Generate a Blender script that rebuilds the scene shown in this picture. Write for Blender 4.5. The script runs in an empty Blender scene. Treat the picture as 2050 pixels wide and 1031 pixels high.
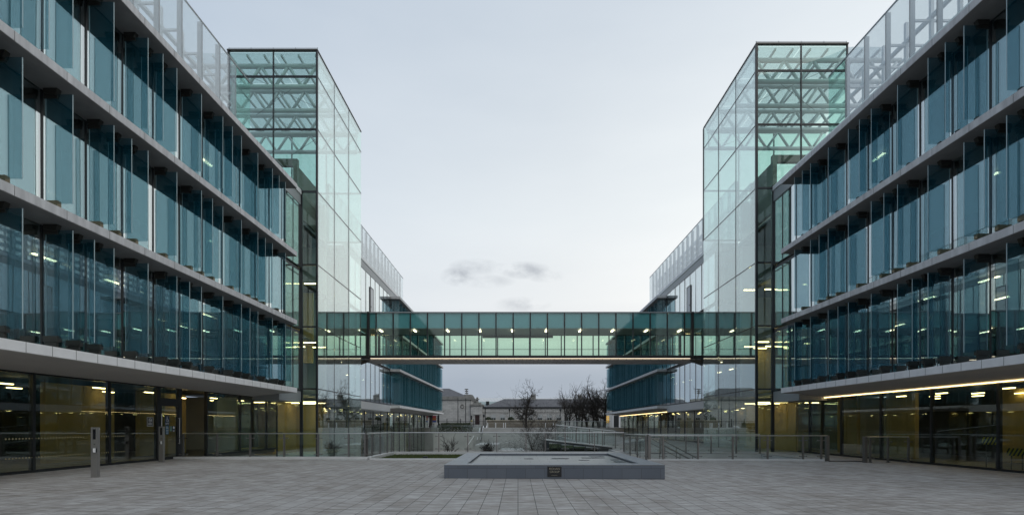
import bpy, math, random
from mathutils import Vector, Matrix
C = bpy.context
SC = C.scene
COL = SC.collection
R = math.radians
rnd = random.Random(7)

# ------------------------------------------------------------------ camera
EYE = 1.6
F = 1000.0                      # focal length in photo pixels (photo 2050 wide)
VX, VY = 1037.0, 851.0          # principal point (shift lens)
cam = bpy.data.cameras.new('camera')
cam_o = bpy.data.objects.new('camera', cam)
COL.objects.link(cam_o)
cam.sensor_width = 36.0
cam.lens = 36.0 * F / 2050.0
cam.shift_x = -(VX - 1025.0) / 2050.0
cam.shift_y = (VY - 515.5) / 2050.0
cam.clip_start = 0.05
cam.clip_end = 3000
cam_o.location = (0, 0, EYE)
cam_o.rotation_euler = (R(90), 0, 0)
SC.camera = cam_o

def px(x, y_img, Y):
    """photo pixel at depth Y -> world point"""
    return Vector(((x - VX) * Y / F, Y, EYE + (VY - y_img) * Y / F))

# ------------------------------------------------------------------ render settings
SC.render.engine = 'CYCLES'
cy = SC.cycles
cy.max_bounces = 10
cy.diffuse_bounces = 3
cy.glossy_bounces = 5
cy.transmission_bounces = 4
cy.transparent_max_bounces = 40
cy.caustics_reflective = False
cy.caustics_refractive = False
cy.sample_clamp_indirect = 4.0
cy.use_denoising = True
try:
    cy.denoiser = 'OPENIMAGEDENOISE'
except Exception:
    pass
SC.view_settings.view_transform = 'Standard'
SC.view_settings.look = 'None'
SC.view_settings.gamma = 1.0
SC.view_settings.exposure = 0.10

# ------------------------------------------------------------------ node maths helper
class NT:
    def __init__(s, nt):
        s.nt = nt
    def node(s, t, **kw):
        n = s.nt.nodes.new(t)
        for k, v in kw.items():
            setattr(n, k, v)
        return n
    def put(s, sock, v):
        if v is None:
            return
        if hasattr(v, 'is_linked') or hasattr(v, 'links'):
            s.nt.links.new(v, sock)
        else:
            if isinstance(v, (tuple, list)) and len(v) == 3 and sock.type == 'RGBA':
                v = (*v, 1.0)
            sock.default_value = v
    def m(s, op, a, b=None, c=None, clamp=False):
        n = s.node('ShaderNodeMath', operation=op)
        n.use_clamp = clamp
        s.put(n.inputs[0], a); s.put(n.inputs[1], b); s.put(n.inputs[2], c)
        return n.outputs[0]
    def mix(s, f, a, b):
        n = s.node('ShaderNodeMix', data_type='RGBA')
        s.put(n.inputs['Factor'], f)
        s.put(n.inputs[6], a); s.put(n.inputs[7], b)
        return n.outputs[2]
    def ramp(s, f, stops, interp='LINEAR'):
        n = s.node('ShaderNodeValToRGB')
        cr = n.color_ramp
        cr.interpolation = interp
        while len(cr.elements) < len(stops):
            cr.elements.new(0.5)
        for e, (p, c) in zip(cr.elements, stops):
            e.position = p
            e.color = (*c, 1) if len(c) == 3 else c
        s.put(n.inputs[0], f)
        return n.outputs[0]
    def noise(s, vec, scale, detail=4, rough=0.55, dim='3D'):
        n = s.node('ShaderNodeTexNoise', noise_dimensions=dim)
        s.put(n.inputs['Vector'], vec)
        n.inputs['Scale'].default_value = scale
        n.inputs['Detail'].default_value = detail
        n.inputs['Roughness'].default_value = rough
        return n.outputs[0]
    def mapping(s, vec, scale=(1, 1, 1), loc=(0, 0, 0)):
        n = s.node('ShaderNodeMapping')
        s.put(n.inputs[0], vec)
        n.inputs['Scale'].default_value = scale
        n.inputs['Location'].default_value = loc
        return n.outputs[0]

# ------------------------------------------------------------------ world: dawn overcast sky
SUN_EL, SUN_AZ = R(32), R(150)
w = bpy.data.worlds.new('World')
SC.world = w
w.use_nodes = True
w.node_tree.nodes.clear()
N = NT(w.node_tree)
sky = N.node('ShaderNodeTexSky', sky_type='NISHITA')
sky.sun_disc = False
sky.sun_elevation = R(6)
sky.sun_rotation = SUN_AZ
geo = N.node('ShaderNodeTexCoord').outputs['Generated']
sep = N.node('ShaderNodeSeparateXYZ')
N.put(sep.inputs[0], geo)
dx, dy, dz = sep.outputs
elev = N.m('MULTIPLY', N.m('ARCSINE', dz), 2 / math.pi)          # 0..1 for 0..90 deg
wob = N.noise(N.mapping(geo, (3, 3, 9)), 1.3, 5, 0.6)
el2 = N.m('ADD', elev, N.m('MULTIPLY', N.m('SUBTRACT', wob, 0.5), 0.035))
cover = N.ramp(el2, [(0.0, (0.40, 0.45, 0.52)), (0.055, (0.36, 0.415, 0.49)), (0.078, (0.42, 0.47, 0.54)),
                     (0.10, (0.72, 0.75, 0.765)), (0.15, (0.86, 0.88, 0.885)), (0.25, (0.79, 0.84, 0.87)),
                     (0.42, (0.60, 0.67, 0.745)), (0.65, (0.44, 0.53, 0.65)), (1.0, (0.40, 0.48, 0.60))])
# sky is paler towards the right (east) and deeper blue to the left
az = N.m('ADD', N.m('MULTIPLY', dx, 0.5), 0.5)
cover = N.mix(1.0, cover, N.ramp(az, [(0.0, (0.42, 0.50, 0.62)), (0.2, (0.64, 0.72, 0.82)), (0.37, (0.87, 0.90, 0.94)), (0.55, (1.0, 1.0, 1.0)), (0.72, (1.20, 1.17, 1.13)), (1.0, (1.50, 1.45, 1.38))]))
cover.node.blend_type = 'MULTIPLY'
streak = N.noise(N.mapping(geo, (1.2, 1.2, 5)), 1.6, 6, 0.55)
cover = N.mix(0.10, cover, N.ramp(streak, [(0.3, (0.45, 0.5, 0.58)), (0.7, (0.9, 0.92, 0.95))]))
# the small torn clouds over the bridge
fwd = N.m('MAXIMUM', dy, 0.001)
sx, sz = N.m('DIVIDE', dx, fwd), N.m('DIVIDE', dz, fwd)
cn = N.noise(N.mapping(geo, (14, 14, 24)), 1.5, 7, 0.58)
tot = None
for (cx_, cy_, rx, ry, k) in [(919, 553, 40, 22, 1.0), (950, 535, 55, 20, .6), (975, 563, 60, 16, .5), (1050, 541, 60, 19, .9), (1092, 552, 42, 15, .6), (1010, 537, 40, 12, .5), (1046, 609, 62, 17, .6)]:
    ax, azz = (cx_ - VX) / F, (VY - cy_) / F
    qx = N.m('DIVIDE', N.m('SUBTRACT', sx, ax), rx / F)
    qz = N.m('DIVIDE', N.m('SUBTRACT', sz, azz), ry / F)
    d2 = N.m('ADD', N.m('MULTIPLY', qx, qx), N.m('MULTIPLY', qz, qz))
    v = N.m('MULTIPLY', N.m('SUBTRACT', 1.0, d2, clamp=True), k)
    tot = v if tot is None else N.m('MAXIMUM', tot, v)
tot = N.m('MULTIPLY', tot, N.m('GREATER_THAN', dy, 0.3))
cl = N.m('MULTIPLY', tot, N.m('MULTIPLY', N.m('SUBTRACT', cn, 0.37), 3.2, clamp=True))
cover = N.mix(N.m('MULTIPLY', cl, 0.85), cover, (0.36, 0.39, 0.44))
bg1 = N.node('ShaderNodeBackground'); N.put(bg1.inputs[0], sky.outputs[0]); bg1.inputs[1].default_value = 0.05
bg2 = N.node('ShaderNodeBackground'); N.put(bg2.inputs[0], cover); bg2.inputs[1].default_value = 1.0
ms = N.node('ShaderNodeMixShader'); ms.inputs[0].default_value = 0.96
w.node_tree.links.new(bg1.outputs[0], ms.inputs[1]); w.node_tree.links.new(bg2.outputs[0], ms.inputs[2])
wo = N.node('ShaderNodeOutputWorld')
w.node_tree.links.new(ms.outputs[0], wo.inputs[0])

sl = bpy.data.lights.new('sun', 'SUN')
sl.energy = 0.5
sl.angle = R(40)
sl.color = (1.0, 0.95, 0.88)
so = bpy.data.objects.new('sun', sl)
COL.objects.link(so)
so.rotation_euler = (R(90) - SUN_EL - R(20), 0, math.pi - SUN_AZ)

# ------------------------------------------------------------------ materials
MATS = {}
def newmat(name):
    m = bpy.data.materials.new(name)
    m.use_nodes = True
    m.node_tree.nodes.clear()
    n = NT(m.node_tree)
    out = n.node('ShaderNodeOutputMaterial')
    MATS[name] = m
    return m, n, out
def principled(name, col, rough=0.6, metal=0.0, var=0.0, vscale=3.0, stretch=(1, 1, 1), bump=0.0, spec=0.5):
    m, n, out = newmat(name)
    p = n.node('ShaderNodeBsdfPrincipled')
    p.inputs['Roughness'].default_value = rough
    p.inputs['Metallic'].default_value = metal
    p.inputs['Specular IOR Level'].default_value = spec
    if var or bump:
        tc = n.node('ShaderNodeTexCoord').outputs['Object']
        nz = n.noise(n.mapping(tc, stretch), vscale, 6, 0.6)
        lo = tuple(c * (1 - var) for c in col); hi = tuple(min(1, c * (1 + var)) for c in col)
        n.put(p.inputs['Base Color'], n.ramp(nz, [(0.3, lo), (0.7, hi)]))
        if bump:
            b = n.node('ShaderNodeBump'); b.inputs['Strength'].default_value = bump; b.inputs['Distance'].default_value = 0.01
            n.put(b.inputs['Height'], nz); n.put(p.inputs['Normal'], b.outputs[0])
    else:
        p.inputs['Base Color'].default_value = (*col, 1)
    m.node_tree.links.new(p.outputs[0], out.inputs[0])
    return m
def emit(name, col, strength):
    m, n, out = newmat(name)
    e = n.node('ShaderNodeEmission'); e.inputs[0].default_value = (*col, 1); e.inputs[1].default_value = strength
    m.node_tree.links.new(e.outputs[0], out.inputs[0])
    return m
def glass(name, tint, r0, rmax=0.95, powr=5.0, rough=0.0, body=None, bodyf=0.0, wave=0.0, gcol=(0.95, 0.98, 1.0), edge=False):
    """thin architectural glass: tinted see-through + angle dependent mirror (+ printed / laminated body)"""
    m, n, out = newmat(name)
    lw = n.node('ShaderNodeLayerWeight'); lw.inputs[0].default_value = 0.5
    f = n.m('ADD', n.m('MULTIPLY', n.m('POWER', lw.outputs['Facing'], powr), rmax - r0), r0)
    tr = n.node('ShaderNodeBsdfTransparent'); tr.inputs[0].default_value = (*tint, 1)
    gl = n.node('ShaderNodeBsdfGlossy'); gl.inputs['Roughness'].default_value = rough; gl.inputs[0].default_value = (*gcol, 1)
    if wave:
        tc = n.node('ShaderNodeTexCoord').outputs['Object']
        va = n.node('ShaderNodeVectorMath', operation='MULTIPLY_ADD')
        n.put(va.inputs[0], n.node('ShaderNodeObjectInfo').outputs['Random']); va.inputs[1].default_value = (37, 91, 53); n.put(va.inputs[2], tc)
        nz = n.noise(n.mapping(va.outputs[0], (1, 1, .45)), 0.55, 1.0, 0.4)
        b = n.node('ShaderNodeBump'); b.inputs['Strength'].default_value = 1.0; b.inputs['Distance'].default_value = wave
        n.put(b.inputs['Height'], nz); n.put(gl.inputs['Normal'], b.outputs[0])
    base = tr.outputs[0]
    if body:
        df = n.node('ShaderNodeBsdfDiffuse'); df.inputs[0].default_value = (*body, 1)
        tl = n.node('ShaderNodeBsdfTranslucent'); tl.inputs[0].default_value = (*body, 1)
        mx = n.node('ShaderNodeMixShader'); mx.inputs[0].default_value = 0.5
        n.nt.links.new(df.outputs[0], mx.inputs[1]); n.nt.links.new(tl.outputs[0], mx.inputs[2])
        m2 = n.node('ShaderNodeMixShader'); m2.inputs[0].default_value = bodyf
        n.nt.links.new(base, m2.inputs[1]); n.nt.links.new(mx.outputs[0], m2.inputs[2])
        base = m2.outputs[0]
    mm = n.node('ShaderNodeMixShader')
    n.put(mm.inputs[0], f)
    n.nt.links.new(base, mm.inputs[1]); n.nt.links.new(gl.outputs[0], mm.inputs[2])
    res = mm.outputs[0]
    if edge:      # ground, slightly white edge of the glass plate
        sp = n.node('ShaderNodeSeparateXYZ'); n.put(sp.inputs[0], n.node('ShaderNodeTexCoord').outputs['Normal'])
        ef = n.m('MULTIPLY', n.m('GREATER_THAN', n.m('ABSOLUTE', sp.outputs[0]), .8), .8)
        ed = n.node('ShaderNodeBsdfDiffuse'); ed.inputs[0].default_value = (.50, .62, .64, 1)
        me_ = n.node('ShaderNodeMixShader'); n.put(me_.inputs[0], ef)
        n.nt.links.new(res, me_.inputs[1]); n.nt.links.new(ed.outputs[0], me_.inputs[2])
        res = me_.outputs[0]
    n.nt.links.new(res, out.inputs[0])
    return m

G_FACADE = glass('coated_facade_glass', (0.76, 0.86, 0.85), 0.34, 1.0, 1.5, wave=0.0018, gcol=(0.92, 0.985, 1.0))
G_GROUND = glass('ground_floor_glass', (0.78, 0.84, 0.77), 0.075, 0.9, 3.6, wave=0.0015)
G_TOWER = glass('tower_side_glass', (0.89, 0.965, 0.945), 0.15, 1.0, 2.3, wave=0.0012, gcol=(0.92, 0.985, 0.975))
G_TFRONT = glass('tower_front_glass', (0.80, 0.915, 0.885), 0.05, 0.95, 4.0, wave=0.0012)
G_SCREEN = glass('screen_glass', (0.90, 0.94, 0.95), 0.07, 0.9, 4.0, body=(0.86, 0.90, 0.92), bodyf=0.20)
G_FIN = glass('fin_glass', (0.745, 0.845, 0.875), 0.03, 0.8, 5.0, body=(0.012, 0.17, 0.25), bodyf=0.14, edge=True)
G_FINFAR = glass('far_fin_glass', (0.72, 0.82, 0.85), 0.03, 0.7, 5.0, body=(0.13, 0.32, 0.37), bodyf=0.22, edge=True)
G_BRIDGE = glass('bridge_glass', (0.87, 0.95, 0.885), 0.045, 0.95, 5.0, wave=0.0008)
G_BRIDGET = glass('bridge_upper_glass', (0.66, 0.83, 0.83), 0.06, 0.95, 5.0, wave=0.0008)
G_BAL = glass('balustrade_glass', (0.93, 0.965, 0.955), 0.03, 0.9, 5.0)
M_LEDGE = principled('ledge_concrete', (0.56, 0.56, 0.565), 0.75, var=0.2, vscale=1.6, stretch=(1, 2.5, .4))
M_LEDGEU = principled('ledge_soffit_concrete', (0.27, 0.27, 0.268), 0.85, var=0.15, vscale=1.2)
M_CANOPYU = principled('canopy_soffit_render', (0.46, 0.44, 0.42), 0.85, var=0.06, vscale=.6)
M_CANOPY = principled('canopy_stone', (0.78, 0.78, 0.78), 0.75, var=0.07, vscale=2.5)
M_FRAME = principled('dark_frame', (0.012, 0.015, 0.018), 0.35)
M_STEELD = principled('bracket_steel', (0.07, 0.068, 0.062), 0.42, 0.7)
M_STEELGLINT = principled('bracket_golden_glint', (0.16, 0.13, 0.085), 0.3, 0.8)  # bracket metal with its golden reflections put into the colour
M_SPAND = principled('spandrel_panel', (0.33, 0.35, 0.36), 0.45)
M_BAND = principled('white_band_panel', (0.66, 0.67, 0.68), 0.5)
M_TRUSS = principled('truss_paint', (0.66, 0.70, 0.70), 0.45)
M_WHITE = principled('white_steel', (0.78, 0.79, 0.80), 0.5)
M_BLIND = principled('roller_blind', (0.62, 0.64, 0.64), 0.8)
M_SLAB = principled('floor_slab', (0.14, 0.145, 0.15), 0.8)
M_INT = principled('interior_wall', (0.12, 0.135, 0.14), 0.8, var=0.2, vscale=0.5, stretch=(1, 1, .05))
M_OCHRE = principled('ochre_panel', (0.50, 0.37, 0.15), 0.7, var=0.12, vscale=1.0)
M_DARKW = principled('dark_interior_panel', (0.035, 0.04, 0.04), 0.6, var=0.3, vscale=0.6)
M_PALEW = principled('pale_concrete_wall', (0.55, 0.56, 0.50), 0.8, var=0.06, vscale=0.8)
M_CONC = principled('court_concrete', (0.46, 0.46, 0.45), 0.85, var=0.13, vscale=0.7, bump=0.2)
M_CURB = principled('curb_stone', (0.55, 0.56, 0.56), 0.7, var=0.08, vscale=2)
M_INOX = principled('stainless_steel', (0.20, 0.193, 0.186), 0.38, 0.9, var=0.05, vscale=6, stretch=(1, 1, .1))
M_RAIL = principled('rail_steel', (0.55, 0.55, 0.55), 0.3, 0.9)
M_DECK = principled('bridge_deck_dark', (0.018, 0.02, 0.022), 0.4)
L_OFFICE = emit('office_lamp', (1.0, 0.80, 0.5), 8.0)
L_GROUND = emit("ground_lamp", (1.0, 0.74, 0.34), 9.0)
L_BRIDGE = emit('bridge_lamp', (1.0, 0.80, 0.58), 6.0)
L_STRIP = emit('canopy_led', (1.0, 0.72, 0.33), 4.5)
L_DSTRIP = emit('deck_led', (1.0, 0.84, 0.62), 2.2)

# plaza paving: strips along y with individually toned slabs
def paving_mat():
    m, n, out = newmat('plaza_paving')
    tc = n.node('ShaderNodeTexCoord').outputs['Object']
    sp = n.node('ShaderNodeSeparateXYZ'); n.put(sp.inputs[0], tc)
    x, y = sp.outputs[0], sp.outputs[1]
    sxn = n.m('DIVIDE', n.m('ADD', x, 0.0), 0.362)
    ix = n.m('FLOOR', sxn); fx = n.m('FRACT', sxn)
    wn = n.node('ShaderNodeTexWhiteNoise', noise_dimensions='1D'); n.put(wn.inputs['W'], ix)
    syn = n.m('DIVIDE', n.m('ADD', y, n.m('MULTIPLY', wn.outputs[0], 2.4)), n.m('ADD', 0.55, n.m('MULTIPLY', wn.outputs[0], 0.75)))
    iy = n.m('FLOOR', syn); fy = n.m('FRACT', syn)
    cb = n.node('ShaderNodeCombineXYZ'); n.put(cb.inputs[0], ix); n.put(cb.inputs[1], iy)
    w2 = n.node('ShaderNodeTexWhiteNoise', noise_dimensions='2D'); n.put(w2.inputs['Vector'], cb.outputs[0])
    big = n.noise(tc, 0.35, 4, 0.6)
    strat = n.noise(n.mapping(tc, (1.0, 4.0, 1)), 1.5, 7, 0.72)
    fine = n.noise(n.mapping(tc, (9, 30, 1)), 1.4, 5, 0.7)
    tone = n.ramp(w2.outputs[0], [(0.0, (0.26, 0.236, 0.215)), (0.25, (0.32, 0.306, 0.29)), (0.5, (0.37, 0.362, 0.354)), (0.8, (0.43, 0.425, 0.42)), (1.0, (0.29, 0.265, 0.24))])
    tone = n.mix(0.62, tone, n.ramp(strat, [(0.36, (0.10, 0.09, 0.082)), (0.46, (0.28, 0.262, 0.245)), (0.54, (0.38, 0.375, 0.37)), (0.64, (0.64, 0.64, 0.635))]))
    tone = n.mix(0.22, tone, n.ramp(big, [(0.35, (0.20, 0.18, 0.16)), (0.65, (0.44, 0.44, 0.44))]))
    pits = n.ramp(fine, [(0.30, (0.30, 0.30, 0.30)), (0.40, (1, 1, 1))])
    tone = n.mix(0.55, tone, n.mix(1.0, tone, pits)); tone.node.inputs[7].links[0].from_node.blend_type = 'MULTIPLY'
    jx = n.m('LESS_THAN', n.m('MINIMUM', fx, n.m('SUBTRACT', 1, fx)), 0.019)
    jy = n.m('LESS_THAN', n.m('MINIMUM', fy, n.m('SUBTRACT', 1, fy)), 0.008)
    tone = n.mix(1.0, tone, (1.0, 0.985, 0.965)); tone.node.blend_type = 'MULTIPLY'
    j = n.m('MAXIMUM', jx, n.m('MULTIPLY', jy, 0.3))
    tone = n.mix(n.m('MULTIPLY', j, 0.85), tone, (0.05, 0.05, 0.05))
    p = n.node('ShaderNodeBsdfPrincipled')
    n.put(p.inputs['Base Color'], tone)
    n.put(p.inputs['Roughness'], n.ramp(strat, [(0.3, (0.85,) * 3), (0.7, (0.66,) * 3)]))
    p.inputs['Specular IOR Level'].default_value = 0.22
    b = n.node('ShaderNodeBump'); b.inputs['Strength'].default_value = 0.35; b.inputs['Distance'].default_value = 0.004
    n.put(b.inputs['Height'], n.m('ADD', n.m('MULTIPLY', w2.outputs[0], 0.5), n.m('SUBTRACT', fine, j)))
    n.put(p.inputs['Normal'], b.outputs[0])
    n.nt.links.new(p.outputs[0], out.inputs[0])
    return m
M_PAVE = paving_mat()

def block_mat(name, lo, hi, bw, bh, axis='xz', mortar=(0.2, 0.2, 0.19), msize=0.012, rough=0.8, stain=0.25):
    m, n, out = newmat(name)
    tc = n.node('ShaderNodeTexCoord').outputs['Object']
    sp = n.node('ShaderNodeSeparateXYZ'); n.put(sp.inputs[0], tc)
    cb = n.node('ShaderNodeCombineXYZ')
    a = {'x': 0, 'y': 1, 'z': 2}
    u = sp.outputs[a[axis[0]]]
    if axis == 'xz':
        u = n.m('ADD', sp.outputs[0], sp.outputs[1])
    n.put(cb.inputs[0], u); n.put(cb.inputs[1], sp.outputs[a[axis[1]]])
    br = n.node('ShaderNodeTexBrick')
    n.put(br.inputs['Vector'], cb.outputs[0])
    br.inputs['Color1'].default_value = (*lo, 1); br.inputs['Color2'].default_value = (*hi, 1)
    br.inputs['Mortar'].default_value = (*mortar, 1); br.inputs['Scale'].default_value = 1
    br.inputs['Mortar Size'].default_value = msize; br.inputs['Brick Width'].default_value = bw; br.inputs['Row Height'].default_value = bh
    nz = n.noise(n.mapping(tc, (1, 1, .5)), 0.8, 7, 0.65)
    col = n.mix(stain, br.outputs[0], n.ramp(nz, [(0.3, tuple(c * .35 for c in lo)), (0.7, hi)]))
    p = n.node('ShaderNodeBsdfPrincipled'); p.inputs['Roughness'].default_value = rough
    n.put(p.inputs['Base Color'], col)
    b = n.node('ShaderNodeBump'); b.inputs['Strength'].default_value = 0.4; b.inputs['Distance'].default_value = 0.01
    n.put(b.inputs['Height'], n.m('SUBTRACT', nz, br.outputs[1])); n.put(p.inputs['Normal'], b.outputs[0])
    n.nt.links.new(p.outputs[0], out.inputs[0])
    return m
M_STONE = block_mat('limestone_blocks', (0.44, 0.435, 0.42), (0.58, 0.57, 0.55), 0.9, 0.36)
M_STONED = principled('limestone_trim', (0.24, 0.235, 0.22), 0.85, var=0.3, vscale=1.5)
M_SLATE = block_mat('slate_roof', (0.085, 0.085, 0.095), (0.13, 0.125, 0.13), 0.45, 0.3, 'xy', (0.06, 0.06, 0.065), 0.02, 0.6, 0.5)
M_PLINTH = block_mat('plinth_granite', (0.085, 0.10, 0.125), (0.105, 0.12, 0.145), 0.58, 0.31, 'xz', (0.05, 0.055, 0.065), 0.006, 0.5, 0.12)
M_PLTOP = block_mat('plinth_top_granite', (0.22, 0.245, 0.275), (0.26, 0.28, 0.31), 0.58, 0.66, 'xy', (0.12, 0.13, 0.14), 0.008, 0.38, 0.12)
M_UNDER = block_mat('bridge_soffit_tiles', (0.42, 0.38, 0.35), (0.50, 0.45, 0.41), 0.7, 0.35, 'xy', (0.07, 0.06, 0.055), 0.03, 0.45, 0.2)

# ------------------------------------------------------------------ mesh builder
class MB:
    def __init__(s):
        s.v = []; s.f = []
    def add(s, vs, fs):
        o = len(s.v)
        s.v += [tuple(v) for v in vs]
        s.f += [tuple(i + o for i in f) for f in fs]
        return s
    def box(s, x0, x1, y0, y1, z0, z1):
        x0, x1 = sorted((x0, x1)); y0, y1 = sorted((y0, y1)); z0, z1 = sorted((z0, z1))
        vs = [(x, y, z) for z in (z0, z1) for y in (y0, y1) for x in (x0, x1)]
        return s.add(vs, [(0, 2, 3, 1), (4, 5, 7, 6), (0, 1, 5, 4), (2, 6, 7, 3), (0, 4, 6, 2), (1, 3, 7, 5)])
    def quad(s, a, b, c, d):
        return s.add([a, b, c, d], [(0, 1, 2, 3)])
    def prism_y(s, prof, y0, y1):
        n = len(prof)
        vs = [(x, y0, z) for x, z in prof] + [(x, y1, z) for x, z in prof]
        fs = [tuple(range(n)), tuple(reversed(range(n, 2 * n)))] + [(i, i + n, (i + 1) % n + n, (i + 1) % n) for i in range(n)]
        return s.add(vs, fs)
    def prism_x(s, prof, x0, x1):
        n = len(prof)
        vs = [(x0, y, z) for y, z in prof] + [(x1, y, z) for y, z in prof]
        fs = [tuple(reversed(range(n))), tuple(range(n, 2 * n))] + [(i, (i + 1) % n, (i + 1) % n + n, i + n) for i in range(n)]
        return s.add(vs, fs)
    def prism_z(s, prof, z0, z1):
        n = len(prof)
        vs = [(x, y, z0) for x, y in prof] + [(x, y, z1) for x, y in prof]
        fs = [tuple(reversed(range(n))), tuple(range(n, 2 * n))] + [(i, (i + 1) % n, (i + 1) % n + n, i + n) for i in range(n)]
        return s.add(vs, fs)
    def tube(s, p0, p1, r0, r1=None, n=8, caps=True):
        r1 = r0 if r1 is None else r1
        p0, p1 = Vector(p0), Vector(p1)
        d = (p1 - p0)
        if d.length < 1e-6:
            return s
        d.normalize()
        a = d.orthogonal().normalized(); b = d.cross(a)
        vs = []
        for p, r in ((p0, r0), (p1, r1)):
            for i in range(n):
                t = 2 * math.pi * i / n
                vs.append(p + a * math.cos(t) * r + b * math.sin(t) * r)
        fs = [(i, (i + 1) % n, (i + 1) % n + n, i + n) for i in range(n)]
        if caps:
            fs += [tuple(reversed(range(n))), tuple(range(n, 2 * n))]
        return s.add(vs, fs)
    def disc(s, c, axis, r, t, n=16):
        c = Vector(c); ax = Vector(axis).normalized()
        return s.tube(c - ax * t / 2, c + ax * t / 2, r, r, n)
    def ball(s, c, rx, ry, rz, nu=12, nv=8):
        vs = [(c[0] + rx * math.sin(math.pi * j / nv) * math.cos(2 * math.pi * i / nu), c[1] + ry * math.sin(math.pi * j / nv) * math.sin(2 * math.pi * i / nu), c[2] + rz * math.cos(math.pi * j / nv)) for j in range(nv + 1) for i in range(nu)]
        fs = [(j * nu + i, j * nu + (i + 1) % nu, (j + 1) * nu + (i + 1) % nu, (j + 1) * nu + i) for j in range(nv) for i in range(nu)]
        return s.add(vs, fs)
    def mesh(s, name, mat, org=(0, 0, 0), smooth=False):
        me = bpy.data.meshes.new(name)
        o = Vector(org)
        me.from_pydata([tuple(Vector(v) - o) for v in s.v], [], s.f)
        if mat:
            me.materials.append(mat)
        if smooth:
            me.polygons.foreach_set('use_smooth', [True] * len(me.polygons))
        me.update()
        return me
    def build(s, name, mat, parent=None, org=None, smooth=False):
        """vertices are given in world space; org = world origin for the object"""
        pw = wpos(parent)
        if org is None:
            org = pw if parent is not None else Vector((0, 0, 0))
        me = s.mesh(name, mat, org, smooth)
        o = bpy.data.objects.new(name, me)
        COL.objects.link(o)
        o.parent = parent
        o.location = Vector(org) - pw
        return o
def wpos(o):
    p = Vector((0, 0, 0))
    while o is not None:
        p = p + o.location
        o = o.parent
    return p
def place(name, me, parent, wloc, tilt=0):
    o = bpy.data.objects.new(name, me)
    COL.objects.link(o)
    o.parent = parent
    o.location = Vector(wloc) - wpos(parent)
    if tilt:
        o.rotation_euler = (0, rnd.gauss(0, tilt), rnd.gauss(0, tilt))
    return o
def tag(o, label=None, cat=None, group=None, kind=None):
    if label: o['label'] = label
    if cat: o['category'] = cat
    if group: o['group'] = group
    if kind: o['kind'] = kind
    return o
def thing(name, label, cat, loc, group=None):
    o = bpy.data.objects.new(name, None)
    o.empty_display_size = 0.3
    COL.objects.link(o)
    o.location = loc
    return tag(o, label, cat, group)
def tonemesh(name, text, size, mat, depth=0.004):
    cu = bpy.data.curves.new(name, 'FONT')
    cu.body = text; cu.size = size; cu.extrude = depth; cu.align_x = 'CENTER'; cu.align_y = 'CENTER'
    t = bpy.data.objects.new(name, cu)
    COL.objects.link(t)
    C.view_layer.update()
    me = bpy.data.meshes.new_from_object(t.evaluated_get(C.evaluated_depsgraph_get()))
    bpy.data.objects.remove(t)
    me.name = name
    me.materials.clear(); me.materials.append(mat)
    return me

def gz(x):                      # the plaza falls gently to the right
    return -0.005 * x

# ------------------------------------------------------------------ dimensions of the symmetric blocks
CX = 1.075
U = 14.075                      # ledge edge / tower flank, distance from the axis
UG = U + 1.10                   # upper glazing
UG0 = 16.72                     # ground floor glazing
US = 16.935                     # penthouse screen
SOFF = [3.52, 7.52, 11.52, 15.52]
TOP = [3.80, 7.78, 11.78, 15.78]
ZT = 32.4                       # front of the towers
ZTB = 41.4                      # back of the towers
SIDES = {-1: (0.0, 0.0), 1: (-0.62, -0.06)}      # dy, dz per side

def trip(k, c):                 # fin pattern: triples round c, singles half way between
    return (k - c) % 6 in (5, 0, 1, 3)

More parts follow.
